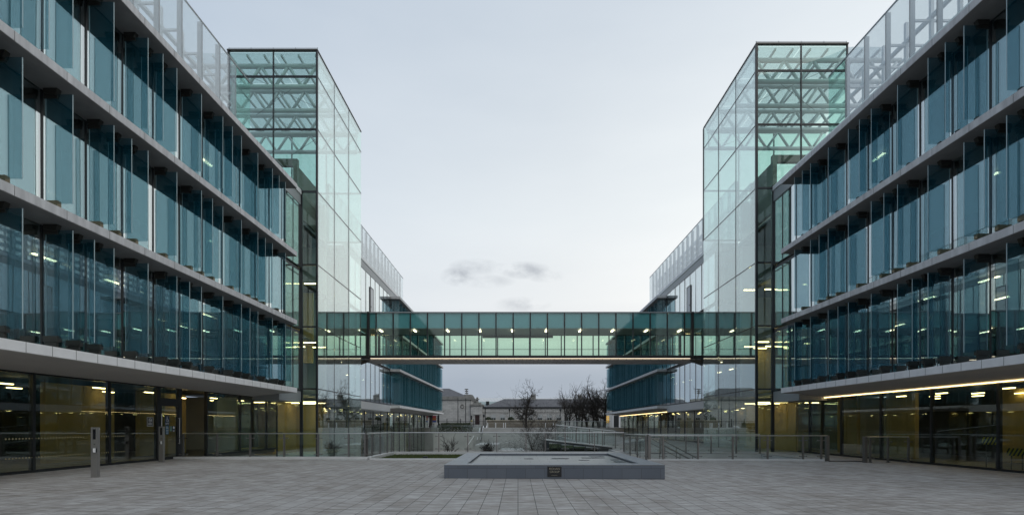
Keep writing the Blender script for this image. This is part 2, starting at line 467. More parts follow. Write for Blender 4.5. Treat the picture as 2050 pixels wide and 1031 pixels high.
# =================================================================== office blocks
def office_block(s, near, root, y0, y1, yl1, gbase):
    dyy, dzz = SIDES[s]
    X = lambda u: CX + s * u
    Y = lambda y: y + dyy
    Z = lambda z: z + dzz
    yl0 = y0
    # ledges
    for k in range(1, 4):
        m = MB().box(X(U), X(UG - 0.03), Y(yl0), Y(yl1), Z(SOFF[k]), Z(TOP[k]))
        lo = m.build('ledge', M_LEDGE, root)
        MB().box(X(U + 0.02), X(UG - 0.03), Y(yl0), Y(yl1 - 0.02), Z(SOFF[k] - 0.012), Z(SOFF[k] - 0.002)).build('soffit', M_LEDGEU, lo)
        j = MB()
        yy = yl1 - 1.5
        while yy > yl0:
            j.box(X(U - 0.002), X(U + 0.01), Y(yy - 0.006), Y(yy + 0.006), Z(SOFF[k]), Z(TOP[k]))
            yy -= 1.5
        j.build('panel_joint', M_STEELD, lo)
    prof = [(X(U), Z(TOP[0])), (X(U), Z(SOFF[0])), (X(U + .9), Z(SOFF[0] - .03)), (X(UG0 - 0.1), Z(3.30)), (X(UG0 - 0.1), Z(TOP[0] - 0.02)), (X(UG), Z(TOP[0]))]
    cano = MB().prism_y(prof, Y(yl0), Y(yl1)).build('canopy', M_CANOPY, root)
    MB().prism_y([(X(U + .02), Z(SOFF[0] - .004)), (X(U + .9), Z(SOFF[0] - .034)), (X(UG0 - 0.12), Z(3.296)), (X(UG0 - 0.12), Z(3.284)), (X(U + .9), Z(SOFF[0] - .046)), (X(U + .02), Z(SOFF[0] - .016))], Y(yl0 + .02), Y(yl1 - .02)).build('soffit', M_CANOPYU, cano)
    j = MB()
    yy = yl1 - 1.2
    while yy > yl0:
        j.box(X(U - 0.002), X(U + 0.01), Y(yy - 0.006), Y(yy + 0.006), Z(SOFF[0]), Z(TOP[0]))
        yy -= 0.75 if near else 1.5
    j.build('panel_joint', M_STEELD, cano)
    # flush band where there is no ledge
    by0, by1 = (yl1, y1) if near else (ZTB, y0)
    MB().box(X(UG - 0.04), X(UG0), Y(by0 + .003), Y(by1), Z(3.10), Z(TOP[0] - .01)).build('spandrel_band', M_BAND if not near else M_SPAND, root)
    # spandrel and coping at roof level
    gy0, gy1 = (y0, y1) if near else (ZTB, y1)
    MB().box(X(UG - 0.03), X(UG + .3), Y(gy0), Y(gy1), Z(15.86), Z(16.5)).build('roof_spandrel', M_SPAND, root)
    MB().box(X(UG - 0.08), X(UG + .5), Y(gy0), Y(gy1), Z(16.52), Z(16.8)).build('coping', M_WHITE, root)
    # floors inside
    for k in range(4):
        MB().box(X((UG0 if k == 0 else UG) + 0.06), X(UG + 10), Y(gy0), Y(gy1), Z(SOFF[k] + .02), Z(TOP[k] - .06)).build('floor_slab', M_SLAB, root)
    MB().box(X(UG + .35), X(UG + 11), Y(gy0), Y(gy1), Z(16.2), Z(16.5)).build('roof_slab', M_SLAB, root)
    MB().box(X(UG + 9), X(UG + 9.3), Y(gy0), Y(gy1), Z(3.8), Z(16.2)).build('back_wall', M_INT, root)
    MB().box(X(UG + .3), X(UG + 9), Y(gy1 - .3), Y(gy1 - .05), Z(3.8), Z(16.2)).build('end_wall', M_INT, root) if not near else None
    if near:
        MB().box(X(UG0 + 2.6), X(UG + 9), Y(gy1 - .35), Y(gy1 - .05), -.3, Z(3.4)).build('end_wall', M_PALEW, root)
        MB().box(X(UG + 2.2), X(UG + 9), Y(gy1 - .35), Y(gy1 - .05), Z(3.85), Z(16.1)).build('end_wall', M_INT, root)
    cyy = gy0 + 2
    while cyy < gy1:
        m = MB()
        for k in range(1, 4):
            m.box(X(UG + 1.4), X(UG + 1.8), Y(cyy), Y(cyy + .4), Z(TOP[k - 1]), Z(SOFF[k]))
        m.build('column', M_INT, root)
        cyy += 6
    # upper windows: pane + frame, storey by storey
    mats = {}
    ys = []
    ym = 13.30 if near else 55.30
    while ym - 1.5 >= gy0 - .01: ym -= 1.5
    while ym < gy1 - .2:
        ys.append((ym, min(ym + 1.5, gy1))); ym += 1.5
    for k in range(3):
        z0, z1 = TOP[k], (SOFF[k + 1] if k < 2 else 15.86)
        z0 = z0 + .01
        for (a, b) in ys:
            if not near and k == 2 and b - a < .5: continue
            key = (round(b - a, 2), k)
            if key not in mats:
                L = b - a
                pm = MB().box(0, s * .03, .025, L - .025, .06, z1 - z0)
                fm = MB().box(-s * .02, s * .10, -.03, .03, 0, z1 - z0).box(-s * .015, s * .09, .03, L - .03, 0, .06)
                mats[key] = (pm.mesh('window_pane', G_FACADE), fm.mesh('window_frame', M_FRAME))
            pm, fm = mats[key]
            wl = (X(UG), Y(a), Z(z0))
            o = place('window_pane', pm, root, wl)
            place('window_frame', fm, o, wl)
            o.rotation_euler = (0, rnd.gauss(0, .0016), rnd.gauss(0, .0016))
            if rnd.random() < (.55 if k else .0) and b - a > 1:
                hb = (z1 - z0) * rnd.choice((.35, .6, .8, .97, .97))
                MB().box(X(UG + .16), X(UG + .18), Y(a + .12), Y(b - rnd.choice((.12, .12, .7))), Z(z1 - hb), Z(z1 - .03)).build('blind', M_BLIND, o)
    # ground floor glazing
    gz0 = gbase
    gy = [7.13 + 3 * i for i in range(40)]
    gy = [g for g in gy if gy0 - .1 <= g < gy1 - .3]
    if not near: gy = [42.0 + 3 * i for i in range(15)]
    sk = []
    for i, a in enumerate(gy):
        b = min(a + 3.0, gy1)
        segs = [(a, b)]
        if near and s == -1 and abs(a - 22.13) < .1:
            segs = [(a, 22.13)]
        elif near and s == -1 and a < 22.13 < b:
            segs = [(a, 21.72)]
            if b > 23.10: segs.append((23.10, b))
        for (p, q) in segs:
            if q - p < .3: continue
            zb = gz0(X(UG0)) if callable(gz0) else gz0
            o = MB().box(X(UG0), X(UG0 + .03), Y(p + .03), Y(q - .03), zb + .10, Z(3.26)).build('shopfront_pane', G_GROUND, root, (X(UG0), Y(p), zb))
            MB().box(X(UG0 - .03), X(UG0 + .12), Y(p - .045), Y(p + .045), zb, Z(3.3)).box(X(UG0 - .02), X(UG0 + .1), Y(p + .045), Y(q - .03), zb - .02, zb + .09).box(X(UG0 - .02), X(UG0 + .1), Y(p + .045), Y(q - .03), Z(3.24), Z(3.31)).build('shopfront_frame', M_FRAME, o)
    zb = gz0(X(UG0)) if callable(gz0) else gz0
    MB().box(X(UG0 + .15), X(UG + 9), Y(gy0), Y(gy1), zb - .2, zb - .02).build('ground_floor', principled('dark_floor', (0.10, 0.095, 0.085), 0.35) if 'dark_floor' not in MATS else MATS['dark_floor'], root)
    MB().box(X(UG + 8.6), X(UG + 9), Y(gy0), Y(gy1), zb, 3.5).build('ground_back_wall', M_DARKW, root)
    r2 = random.Random(11 + s + 5 * near)
    yy = gy0 + 1.0
    while yy < gy1 - 2:
        L = r2.uniform(1.6, 4.2)
        u_ = UG0 + r2.choice([1.4, 2.2, 3.0, 4.5])
        MB().box(X(u_), X(u_ + .2), Y(yy), Y(min(yy + L, gy1 - .5)), zb, Z(3.3)).build('timber_wall', M_OCHRE if r2.random() < .7 else M_PALEW, root)
        yy += L + r2.uniform(.8, 3.0)
    # lamps
    lm = MB().box(-.06, .06, -.4, .4, -.02, .02).mesh('ceiling_lamp', L_OFFICE)
    lg = MB().box(-.04, .04, -.28, .28, -.02, .02).mesh('ceiling_lamp', L_GROUND)
    for k in range(3):
        yy = gy0 + 1.2
        while yy < gy1 - 1:
            for u_ in ((UG + 2.2, UG + 5.5) if near or k == 0 else (UG + 2.2,)):
                if r2.random() < (.55 if k == 0 else .08):
                    place('ceiling_lamp', lm, root, (X(u_), Y(yy), Z(SOFF[k + 1] - .15)))
            yy += 3.0
    yy = gy0 + 1.0
    while yy < gy1 - 1:
        for u_ in (UG0 + 1.0, UG0 + 2.6, UG0 + 4.4):
            if r2.random() < .62:
                place('ceiling_lamp', lg, root, (X(u_), Y(yy + r2.uniform(-.4, .4)), Z(3.08)))
        yy += 2.4
    # canopy strip light (right hand blocks only)
    if s == 1:
        MB().box(X(UG0 - .16), X(UG0 - .10), Y(y0), Y(yl1 + (2.5 if near else 0)), Z(3.235), Z(3.268)).build('canopy_light_strip', L_STRIP, root)
    # fins
    ft, wf = .032, .80
    fin = {}
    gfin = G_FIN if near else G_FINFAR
    for k in range(3):
        zb_, zt_ = TOP[k] + .36, SOFF[k + 1] - .17
        fme = MB().box(0, s * wf, -ft / 2, ft / 2, 0, zt_ - zb_).mesh('glass_fin', gfin)
        tb = MB().prism_y([(s * .36, .29), (s * .82, .29), (s * .82, .02), (s * .46, -.04)], -.075, .075)
        tb.box(s * .44, s * .84, -.03, .03, -.12, .29)
        tbm = tb.mesh('top_bracket', M_STEELD)
        bb = MB().box(s * .40, s * .84, -.065, .065, -.10, .07).box(s * .46, s * .80, -.035, .035, -.37, -.10)
        bbm = bb.mesh('bottom_bracket', M_STEELGLINT if k == 1 else M_STEELD)
        fin[k] = (fme, tbm, bbm, zb_, zt_)
    if near:
        rng = range(-7, 22)
        yk = lambda i: 13.26 + .75 * i
        cset = {0: 3, 1: 5, 2: 1}
    else:
        rng = range(0, 43)
        yk = lambda i: 55.3 + .75 * i
        cset = {0: 1, 1: 3, 2: 5}
    for k in range(3):
        for i in rng:
            if not trip(i, cset[k]): continue
            y = yk(i)
            if y > yl1 - .1: continue
            fme, tbm, bbm, zb_, zt_ = fin[k]
            wl = (X(U + .15), Y(y), Z(zb_))
            o = place('glass_fin', fme, root, wl)
            if near:
                place('top_bracket', tbm, o, (wl[0], wl[1], Z(zt_)))
                place('bottom_bracket', bbm, o, wl)
    # penthouse screen
    sy0, sy1 = (y0, 29.6) if near else (ZTB, 68.4 + .6)
    p = MB().box(0, s * .02, .015, 1.485, 0, 5.0).mesh('screen_pane', G_SCREEN)
    pg = MB().box(0, s * .02, .015, 1.485, 0, 5.0).mesh('screen_pane', G_TFRONT)
    fr = MB().box(0, s * .25, -.02, .02, 0, 5.0).box(-s * .01, s * .06, .02, 1.48, 4.97, 5.03).mesh('screen_frame', M_SPAND)
    n = int((sy1 - sy0) / 1.5)
    for i in range(n):
        a = sy1 - 1.5 * (i + 1)
        wl = (X(US), Y(a), Z(16.85))
        o = place('screen_pane', pg if (near and i < 1) else p, root, wl)
        place('screen_frame', fr, o, wl)
    # white steel frames and louvred plant wall behind the screen
    a = sy1 - 1.5
    m = MB()
    while a > sy0:
        m.box(X(US + 1.0), X(US + 1.14), Y(a), Y(a + .14), Z(16.8), Z(21.4))
        m.box(X(US + .25), X(US + 2.6), Y(a + .02), Y(a + .10), Z(20.24), Z(20.34))
        a -= 1.5 if near else .9
    for zz in ((20.4,) if near else (17.6, 18.3, 19.0, 19.7, 20.4, 21.1)):
        m.box(X(US + .98), X(US + 1.16), Y(sy0), Y(sy1 - .1), Z(zz), Z(zz + (.14 if near else .32)))
    m.build('screen_steelwork', M_WHITE, root)
    if near:
        m = MB()
        a = sy0
        while a < sy1 - 2.4:
            m.box(X(US + 2.7), X(US + 2.8), Y(a), Y(a + .95), Z(16.8), Z(19.6))
            a += 1.2
        m.build('plant_wall', M_WHITE, root)
        if s == 1:
            MB().box(X(U + .35), X(U + .37), Y(y0), Y(yl1 - .4), Z(TOP[3]), Z(TOP[3] + .42)).build('ledge_upstand', G_BAL, root)

blocks = {}
for s in (-1, 1):
    lab = ('near left office block with blue glass fins above the lift door' if s == -1 else
           'near right office block with blue glass fins and a glowing strip under its canopy')
    b = thing('office_building', lab, 'building', (CX + s * (UG + 4), 20, 0), 'office blocks round the court')
    office_block(s, True, b, 7.0, ZT, 29.4, gz)
    blocks[(s, 1)] = b
    lab = ('far left office block of teal fins behind the bridge, beside the sign banner' if s == -1 else
           'far right office block of teal fins behind the bridge, beside the tall bare tree')
    b = thing('office_building', lab, 'building', (CX + s * (UG + 4), 65, 0), 'office blocks round the court')
    office_block(s, False, b, 55.0, 87.3, 87.0, -3.2 if s == -1 else -.1)
    blocks[(s, 0)] = b
# inspection door in the white link wall, above the bridge
for s in (-1, 1):
    dyy, dzz = SIDES[s]
    X = lambda u: CX + s * u
    b = blocks[(s, 0)]
    d = MB().box(X(UG - .05), X(UG - .02), 47.6 + dyy, 48.5 + dyy, 11.9, 14.7).build('access_door', M_BAND, b)
    MB().box(X(UG - .07), X(UG - .015), 47.52 + dyy, 47.6 + dyy, 11.9, 14.78).box(X(UG - .07), X(UG - .015), 48.5 + dyy, 48.58 + dyy, 11.9, 14.78).box(X(UG - .07), X(UG - .015), 47.6 + dyy, 48.5 + dyy, 14.7, 14.78).build('door_frame', M_FRAME, d)
    MB().box(X(UG - .10), X(UG - .05), 47.7 + dyy, 47.82 + dyy, 12.9, 12.95).build('handle', M_FRAME, d)

# lift door and signs, left block
def lift_door():
    b = blocks[(-1, 1)]
    xg = CX - UG0
    z0 = gz(xg)
    yA, yB = 21.72, 23.10
    MB().box(xg + .04, xg - .12, yA - .10, yA + .10, z0, 3.3).box(xg + .04, xg - .12, yB - .10, yB + .10, z0, 3.3).box(xg + .045, xg - .115, yA + .10, yB - .10, 2.56, 2.80).build('door_surround', M_FRAME, b)
    MB().box(xg, xg - .03, yA + .1, yB - .1, 2.80, 3.26).build('overlight', G_GROUND, b)
    d = MB().box(xg, xg - .03, yA + .18, yB - .18, z0 + .12, 2.46).build('door', G_GROUND, b)
    MB().box(xg + .03, xg - .06, yA + .10, yA + .18, z0, 2.56).box(xg + .03, xg - .06, yB - .18, yB - .10, z0, 2.56).box(xg + .028, xg - .058, yA + .18, yB - .18, 2.46, 2.56).box(xg + .028, xg - .058, yA + .18, yB - .18, z0, z0 + .12).build('door_frame', M_FRAME, d)
    MB().tube((xg + .09, yB - .14, .75), (xg + .09, yB - .14, 1.95), .018).tube((xg + .03, yB - .14, .78), (xg + .09, yB - .14, .78), .012).tube((xg + .03, yB - .14, 1.92), (xg + .09, yB - .14, 1.92), .012).build('handle', M_RAIL, d)
    MB().tube((xg + .07, yA + .12, z0 + .1), (xg + .07, yA + .12, 2.1), .02).build('pull_bar', M_RAIL, d)
    navy = principled('sign_navy', (0.012, 0.035, 0.075), 0.5)
    blue = principled('sign_blue', (0.02, 0.11, 0.19), 0.5)
    white = principled('sign_white', (0.7, 0.72, 0.74), 0.6)
    green = principled('sign_green', (0.14, 0.26, 0.22), 0.6)
    xs = xg + .012
    def panel(y0, y1, z0_, z1, mat, name):
        return MB().box(xg + .003, xs, y0, y1, z0_, z1).build(name, mat, d)
    p = panel(22.12, 22.40, 1.62, 2.04, navy, 'lift_sign')
    # wheelchair symbol
    yc, zc = 22.255, 1.83
    m = MB()
    for i in range(14):
        a0, a1 = R(130 + i * 17), R(130 + (i + 1) * 17)
        m.tube((xs + .004, yc + .055 * math.cos(a0), zc + .055 * math.sin(a0)), (xs + .004, yc + .055 * math.cos(a1), zc + .055 * math.sin(a1)), .009, n=5)
    m.ball((xs + .004, yc - .01, zc + .155), .006, .021, .021)
    m.tube((xs + .004, yc - .01, zc + .125), (xs + .004, yc - .005, zc + .035), .014, n=6)
    m.tube((xs + .004, yc - .005, zc + .035), (xs + .004, yc + .06, zc + .03), .011, n=6)
    m.tube((xs + .004, yc + .06, zc + .03), (xs + .004, yc + .085, zc - .06), .010, n=6)
    m.build('wheelchair_symbol', white, d)
    t = tonemesh('lift_lettering', 'LIFT', .12, white)
    o = bpy.data.objects.new('lift_lettering', t); COL.objects.link(o); o.parent = d
    o.rotation_euler = (R(90), 0, R(90)); o.location = Vector((xs + .003, yc, 1.675)) - wpos(d)
    p2 = panel(22.16, 22.36, 1.20, 1.60, blue, 'notice')
    m = MB()
    for zz in (1.53, 1.49, 1.45, 1.38, 1.34, 1.27, 1.23):
        m.box(xs, xs + .003, 22.19, 22.19 + .14 * (0.6 + .4 * math.sin(zz * 90) ** 2), zz, zz + .014)
    m.build('notice_lines', white, d)
    panel(22.44, 22.56, 1.34, 1.56, green, 'notice')
    p3 = panel(22.60, 22.76, 1.32, 1.58, navy, 'notice')
    m = MB().disc((xs + .004, 22.68, 1.50), (1, 0, 0), .055, .006)
    m.box(xs, xs + .005, 22.62, 22.74, 1.34, 1.37)
    m.build('notice_disc', white, d)
    # no smoking sign on the pane beside the door
    q = MB().box(xg + .003, xs, 21.05, 21.40, 1.56, 1.94).build('no_smoking_sign', principled('sign_black', (0.03, 0.032, 0.035), .5), b)
    m = MB()
    for (a, b2, c, e) in ((21.05, 21.40, 1.925, 1.94), (21.05, 21.40, 1.56, 1.575), (21.05, 21.065, 1.575, 1.925), (21.385, 21.40, 1.575, 1.925)):
        m.box(xs, xs + .004, a, b2, c, e)
    for i in range(16):
        a0, a1 = 2 * math.pi * i / 16, 2 * math.pi * (i + 1) / 16
        m.tube((xs + .004, 21.225 + .075 * math.cos(a0), 1.82 + .075 * math.sin(a0)), (xs + .004, 21.225 + .075 * math.cos(a1), 1.82 + .075 * math.sin(a1)), .010, n=5)
    m.tube((xs + .004, 21.17, 1.87), (xs + .004, 21.28, 1.77), .009, n=5)
    m.box(xs, xs + .004, 21.18, 21.27, 1.812, 1.826)
    for zz in (1.69, 1.655, 1.62):
        m.box(xs, xs + .004, 21.12, 21.33, zz, zz + .016)
    m.build('sign_face', white, q)
    # manifestation dots on the two big panes
    m, n, out = newmat('dot_film')
    sp = n.node('ShaderNodeSeparateXYZ'); n.put(sp.inputs[0], n.node('ShaderNodeTexCoord').outputs['Object'])
    fy = n.m('SUBTRACT', n.m('FRACT', n.m('DIVIDE', sp.outputs[1], .105)), .5)
    fz = n.m('DIVIDE', sp.outputs[2], .105)
    dot = n.m('LESS_THAN', n.m('ADD', n.m('MULTIPLY', fy, fy), n.m('MULTIPLY', fz, fz)), .05)
    df = n.node('ShaderNodeBsdfDiffuse'); df.inputs[0].default_value = (.42, .38, .22, 1)
    tr = n.node('ShaderNodeBsdfTransparent')
    mx = n.node('ShaderNodeMixShader'); n.put(mx.inputs[0], dot)
    n.nt.links.new(tr.outputs[0], mx.inputs[1]); n.nt.links.new(df.outputs[0], mx.inputs[2]); n.nt.links.new(mx.outputs[0], out.inputs[0])
    for zz in (.57, 1.18):
        for (a, b2) in ((15.2, 18.0), (18.3, 19.9)):
            MB().box(xg + .002, xg + .005, a, b2, zz - .04, zz + .04).build('dotted_film', m, b, (xg, a, zz))
lift_door()

# things standing behind the right ground floor glass
def right_inside():
    X = lambda u: CX + u
    yel = None
    m, n, out = newmat('hazard_stripes')
    tc = n.node('ShaderNodeTexCoord').outputs['Object']
    sp = n.node('ShaderNodeSeparateXYZ'); n.put(sp.inputs[0], tc)
    st = n.m('GREATER_THAN', n.m('FRACT', n.m('MULTIPLY', n.m('ADD', sp.outputs[1], n.m('MULTIPLY', sp.outputs[2], .6)), 6.5)), .5)
    p = n.node('ShaderNodeBsdfPrincipled'); n.put(p.inputs['Base Color'], n.mix(st, (0.55, 0.43, 0.02), (0.02, 0.02, 0.02)))
    n.nt.links.new(p.outputs[0], out.inputs[0])
    b = blocks[(1, 1)]
    z0 = -.1
    for (y, z, lab) in ((19.35, 1.0, 'upper'), (18.35, .62, 'lower')):
        t = thing('hazard_board', 'yellow and black striped board, the %s of two behind the right glass' % lab, 'hazard board', (X(UG0 + .5), y, z0), 'striped boards behind the right glass')
        MB().box(X(UG0 + .48), X(UG0 + .51), y - .33, y + .33, z - .14, z + .14).build('board', m, t)
        MB().tube((X(UG0 + .53), y - .2, z0), (X(UG0 + .53), y - .2, z + .1), .015).tube((X(UG0 + .53), y + .2, z0), (X(UG0 + .53), y + .2, z + .1), .015).build('stand', M_STEELD, t)
    t = thing('stepladder', 'folding stepladder standing behind the right shopfront glass', 'ladder', (X(UG0 + .9), 17.6, z0))
    a = MB().tube((X(UG0 + .75), 17.95, z0), (X(UG0 + .9), 17.65, 1.3), .025).tube((X(UG0 + 1.25), 17.95, z0), (X(UG0 + 1.1), 17.65, 1.3), .025)
    for i in range(1, 5):
        f = i / 5
        a.tube((X(UG0 + .75 + .15 * f), 17.95 - .3 * f, z0 + 1.4 * f), (X(UG0 + 1.25 - .15 * f), 17.95 - .3 * f, z0 + 1.4 * f), .018)
    a.build('front_frame', M_STEELD, t)
    MB().tube((X(UG0 + .78), 17.3, z0), (X(UG0 + .9), 17.62, 1.3), .02).tube((X(UG0 + 1.2), 17.3, z0), (X(UG0 + 1.1), 17.62, 1.3), .02).build('rear_frame', M_STEELD, t)
    t = thing('display_panel', 'magenta display panel standing inside at the right edge', 'panel', (X(UG0 + .7), 15.9, z0))
    MB().box(X(UG0 + .6), X(UG0 + .66), 15.3, 16.35, z0 + .12, 1.0).build('board', principled('magenta_board', (0.30, 0.02, 0.09), .5), t)
    MB().box(X(UG0 + .5), X(UG0 + .8), 15.4, 15.5, z0, z0 + .119).box(X(UG0 + .5), X(UG0 + .8), 16.15, 16.25, z0, z0 + .119).build('foot', M_STEELD, t)
    t = thing('storage_crate', 'pale crate with cables behind the right glass beside the ladder', 'crate', (X(UG0 + .6), 16.9, z0))
    MB().box(X(UG0 + .45), X(UG0 + .95), 16.55, 17.25, z0, z0 + .36).build('box', principled('crate_plastic', (0.25, 0.28, 0.27), .5), t)
    MB().box(X(UG0 + .42), X(UG0 + .98), 16.52, 17.28, z0 + .362, z0 + .40).build('lid', principled('crate_lid', (0.16, 0.18, 0.18), .5), t)
right_inside()

# =================================================================== glass towers
def tower(s, root):
    dyy, dzz = SIDES[s]
    X = lambda u: CX + s * u
    Y = lambda y: y + dyy
    Z = lambda z: z + dzz
    lev = [-.4 if s == -1 else -.1, 3.96, 7.98, 12.0, 16.74, 20.78, 24.2, 25.84]
    if s == -1: lev[0] = -3.2
    W = 5.75
    # side flank: 3 x 7 panes; rear flank; front
    def pane(x0, x1, y0, y1, z0, z1, mat, horiz):
        """horiz: 'y' flank (plane x const) or 'x' front (plane y const)"""
        o = MB()
        if horiz == 'y':
            o.box(x0, x0 + s * .03, y0 + .02, y1 - .02, z0 + .03, z1 - .03)
        else:
            o.box(min(x0, x1) + .02, max(x0, x1) - .02, y0, y0 + .03, z0 + .03, z1 - .03)
        o = o.build('glass_pane', mat, root, (x0, y0, z0))
        o.rotation_euler = (rnd.gauss(0, .001) if horiz == 'x' else 0, rnd.gauss(0, .001) if horiz == 'y' else 0, rnd.gauss(0, .001))
        f = MB()
        t = .025
        if horiz == 'y':
            f.box(x0 - s * .012, x0 + s * .06, y0 - t * .5, y0 + t * .5, z0, z1).box(x0 - s * .010, x0 + s * .055, y0 + t * .5, y1 - t * .5, z0 - t, z0 + t)
        else:
            t = .05
            xa, xb = sorted((x0, x1))
            f.box(xa - t * .6, xa + t * .6, y0 - .03, y0 + .1, z0, z1).box(xa + t * .6, xb - t * .6, y0 - .025, y0 + .09, z0 - t, z0 + t)
        f.build('glazing_bar', M_FRAME, o)
    for i in range(7):
        z0, z1 = Z(lev[i]), Z(lev[i + 1])
        for j in range(3):
            pane(X(U), 0, Y(ZT + 3 * j), Y(ZT + 3 * j + 3), z0, z1, G_TOWER, 'y')
        if i < 4:
            pane(X(U), X(UG - .1), Y(ZT), 0, z0, z1, G_TFRONT, 'x')
            if i == 0:
                pane(X(UG - .1), X(UG0), Y(ZT), 0, z0, Z(3.2), G_GROUND, 'x')
        else:
            pane(X(U), X(U + W / 2), Y(ZT), 0, z0, z1, G_TFRONT, 'x')
            pane(X(U + W / 2), X(U + W), Y(ZT), 0, z0, z1, G_TFRONT, 'x')
            pane(X(U), X(U + W / 2), Y(ZTB), 0, z0, z1, G_TFRONT, 'x')
            pane(X(U + W / 2), X(U + W), Y(ZTB), 0, z0, z1, G_TFRONT, 'x')
            pane(X(U + W), X(U + 10), Y(ZTB), 0, z0, z1, G_TFRONT, 'x')
    # corner posts, eaves gutter
    MB().box(X(U) - s * .02, X(U) + s * .10, Y(ZT - .05), Y(ZT + .06), Z(lev[0]), Z(25.84)).build('corner_post', M_FRAME, root)
    MB().box(X(UG - .10), X(UG + .04), Y(ZT - .06), Y(ZT + .12), Z(lev[0]), Z(16.9)).build('corner_post', M_FRAME, root)
    MB().box(X(U + W), X(U + W + .08), Y(ZT - .05), Y(ZT + .06), Z(16.8), Z(25.84)).build('corner_post', M_FRAME, root)
    g = MB().box(X(U) - s * .03, X(U + W + .1), Y(ZT - .08), Y(ZT + .1), Z(25.84), Z(25.93))
    g.box(X(U) - s * .03, X(U) + s * .12, Y(ZT + .1), Y(ZTB), Z(25.84), Z(25.93)).build('eaves_gutter', M_STEELD, root)
    r = MB().tube((X(U), Y(ZT), Z(26.03)), (X(U + W), Y(ZT), Z(26.03)), .012)
    for i in range(5):
        r.tube((X(U + W * i / 4), Y(ZT), Z(25.93)), (X(U + W * i / 4), Y(ZT), Z(26.06)), .02)
    r.build('roof_safety_wire', M_SPAND, root)
    # roof panes
    for j in range(3):
        for i in range(3):
            MB().box(X(U + .1 + i * W / 2), X(U + (i + 1) * W / 2), Y(ZT + .12 + 3 * j), Y(ZT + 3 * j + 2.95), Z(25.76), Z(25.79)).build('roof_pane', G_SCREEN, root)
    # roof trusses across, rafters along
    for k, yt in enumerate((33.2, 35.7, 38.5, 41.1)):
        m = MB()
        zt, zb = Z(25.42), Z(24.05)
        WT = 9.8
        m.tube((X(U + .2), Y(yt), zt), (X(U + WT), Y(yt), zt), .15, n=12).tube((X(U + .2), Y(yt), zb), (X(U + WT), Y(yt), zb), .15, n=12)
        nseg = 5
        for i in range(nseg):
            a = U + .4 + (WT - .6) * i / nseg; b = U + .4 + (WT - .6) * (i + 1) / nseg; c = (a + b) / 2
            m.tube((X(a), Y(yt), zt), (X(c), Y(yt), zb), .095, n=10).tube((X(c), Y(yt), zb), (X(b), Y(yt), zt), .095, n=10)
        m.tube((X(U + .3), Y(yt), zt), (X(U + .3), Y(yt), zb), .06)
        m.build('roof_truss', M_TRUSS, root, smooth=True)
    m = MB()
    for i in range(10):
        u_ = U + .15 + W * i / 5.15
        m.box(X(u_), X(u_ + .09), Y(ZT + .15), Y(ZTB - .1), Z(25.60), Z(25.74))
    m.build('rafter', M_TRUSS, root)
    m = MB()
    for yt in (33.2, 38.6):
        m.tube((X(U + .3), Y(yt), Z(25.2)), (X(U + W), Y(yt + 2.6), Z(23.8)), .012, n=5).tube((X(U + W), Y(yt), Z(25.2)), (X(U + .3), Y(yt + 2.6), Z(23.8)), .012, n=5)
    m.build('tie_rod', M_FRAME, root)
    # second tier of lattice further in, under the roof
    # core, galleries and walls inside
    MB().box(X(U + 2.3), X(U + 10), Y(39.6), Y(39.9), Z(3.9), Z(19.0)).build('core_wall', M_PALEW, root)
    MB().box(X(U + 3.0), X(U + 3.3), Y(36.2), Y(39.6), Z(16.9), Z(20.4)).box(X(U + 3.0), X(U + 5.9), Y(36.2), Y(36.5), Z(20.4), Z(20.9)).build('lift_shaft', principled('dark_bronze', (0.10, 0.09, 0.06), .5) if 'dark_bronze' not in MATS else MATS['dark_bronze'], root)
    for k in range(4):
        MB().box(X(U + (2.0 if k else 1.2)), X(U + 10), Y(ZT + (.4 if k < 3 else 1.5)), Y(ZTB), Z(SOFF[k] + .1), Z(TOP[k])).build('gallery_floor', M_SLAB, root)
    MB().box(X(U + 6.5), X(U + 6.8), Y(ZT + .5), Y(ZTB), Z(0.0), Z(16.0)).build('inner_wall', M_INT, root)
    MB().box(X(U + 3.2), X(U + 3.5), Y(ZT + 1.2), Y(36.5), Z(lev[0]), Z(3.4)).build('timber_wall', M_OCHRE, root)
    MB().box(X(U + 1.7), X(U + 8), Y(37.5), Y(37.8), Z(lev[0]), Z(3.4)).build('timber_wall', M_OCHRE, root)
    MB().box(X(U + 2.2), X(U + 6.4), Y(37.0), Y(37.2), Z(6.2 if s < 0 else 3.95), Z(11.4 if s < 0 else 7.4)).build('timber_wall', M_OCHRE, root)
    lg = MB().box(-.45, .45, -.05, .05, -.025, .025).mesh('ceiling_lamp', L_GROUND)
    for k in range(3):
        for (u_, y) in ((U + 1.0, 33.6), (U + 2.2, 33.6), (U + 2.6, 35.4), (U + 1.2, 35.6), (U + 4.6, 34.2), (U + 2.2, 36.3)):
            if k == 0 or rnd.random() < (.9 if k == 1 else .35):
                place('ceiling_lamp', lg, root, (X(u_), Y(y + .1 * k), Z(SOFF[k] - .35)))
    MB().box(X(U + .05), X(U + 10), Y(ZT + .15), Y(ZTB), Z(lev[0] - .2), Z(lev[0] - .02)).build('ground_floor', MATS['dark_floor'], root)
    if s == -1:
        MB().box(X(U + .3), X(U + 9), Y(ZT + .3), Y(ZTB), -.55, -.35).build('gallery_floor', M_PALEW, root)
    # link back wall band lines at each floor on the glass are part of the bars
for s in (-1, 1):
    t = thing('glass_tower', ('left' if s == -1 else 'right') + ' glass tower with white roof trusses at the ' + ('left' if s == -1 else 'right') + ' end of the bridge', 'glass tower', (CX + s * (U + 3), (ZT + ZTB) / 2 + SIDES[s][0], 0), 'glass towers at the bridge ends')
    tower(s, t)

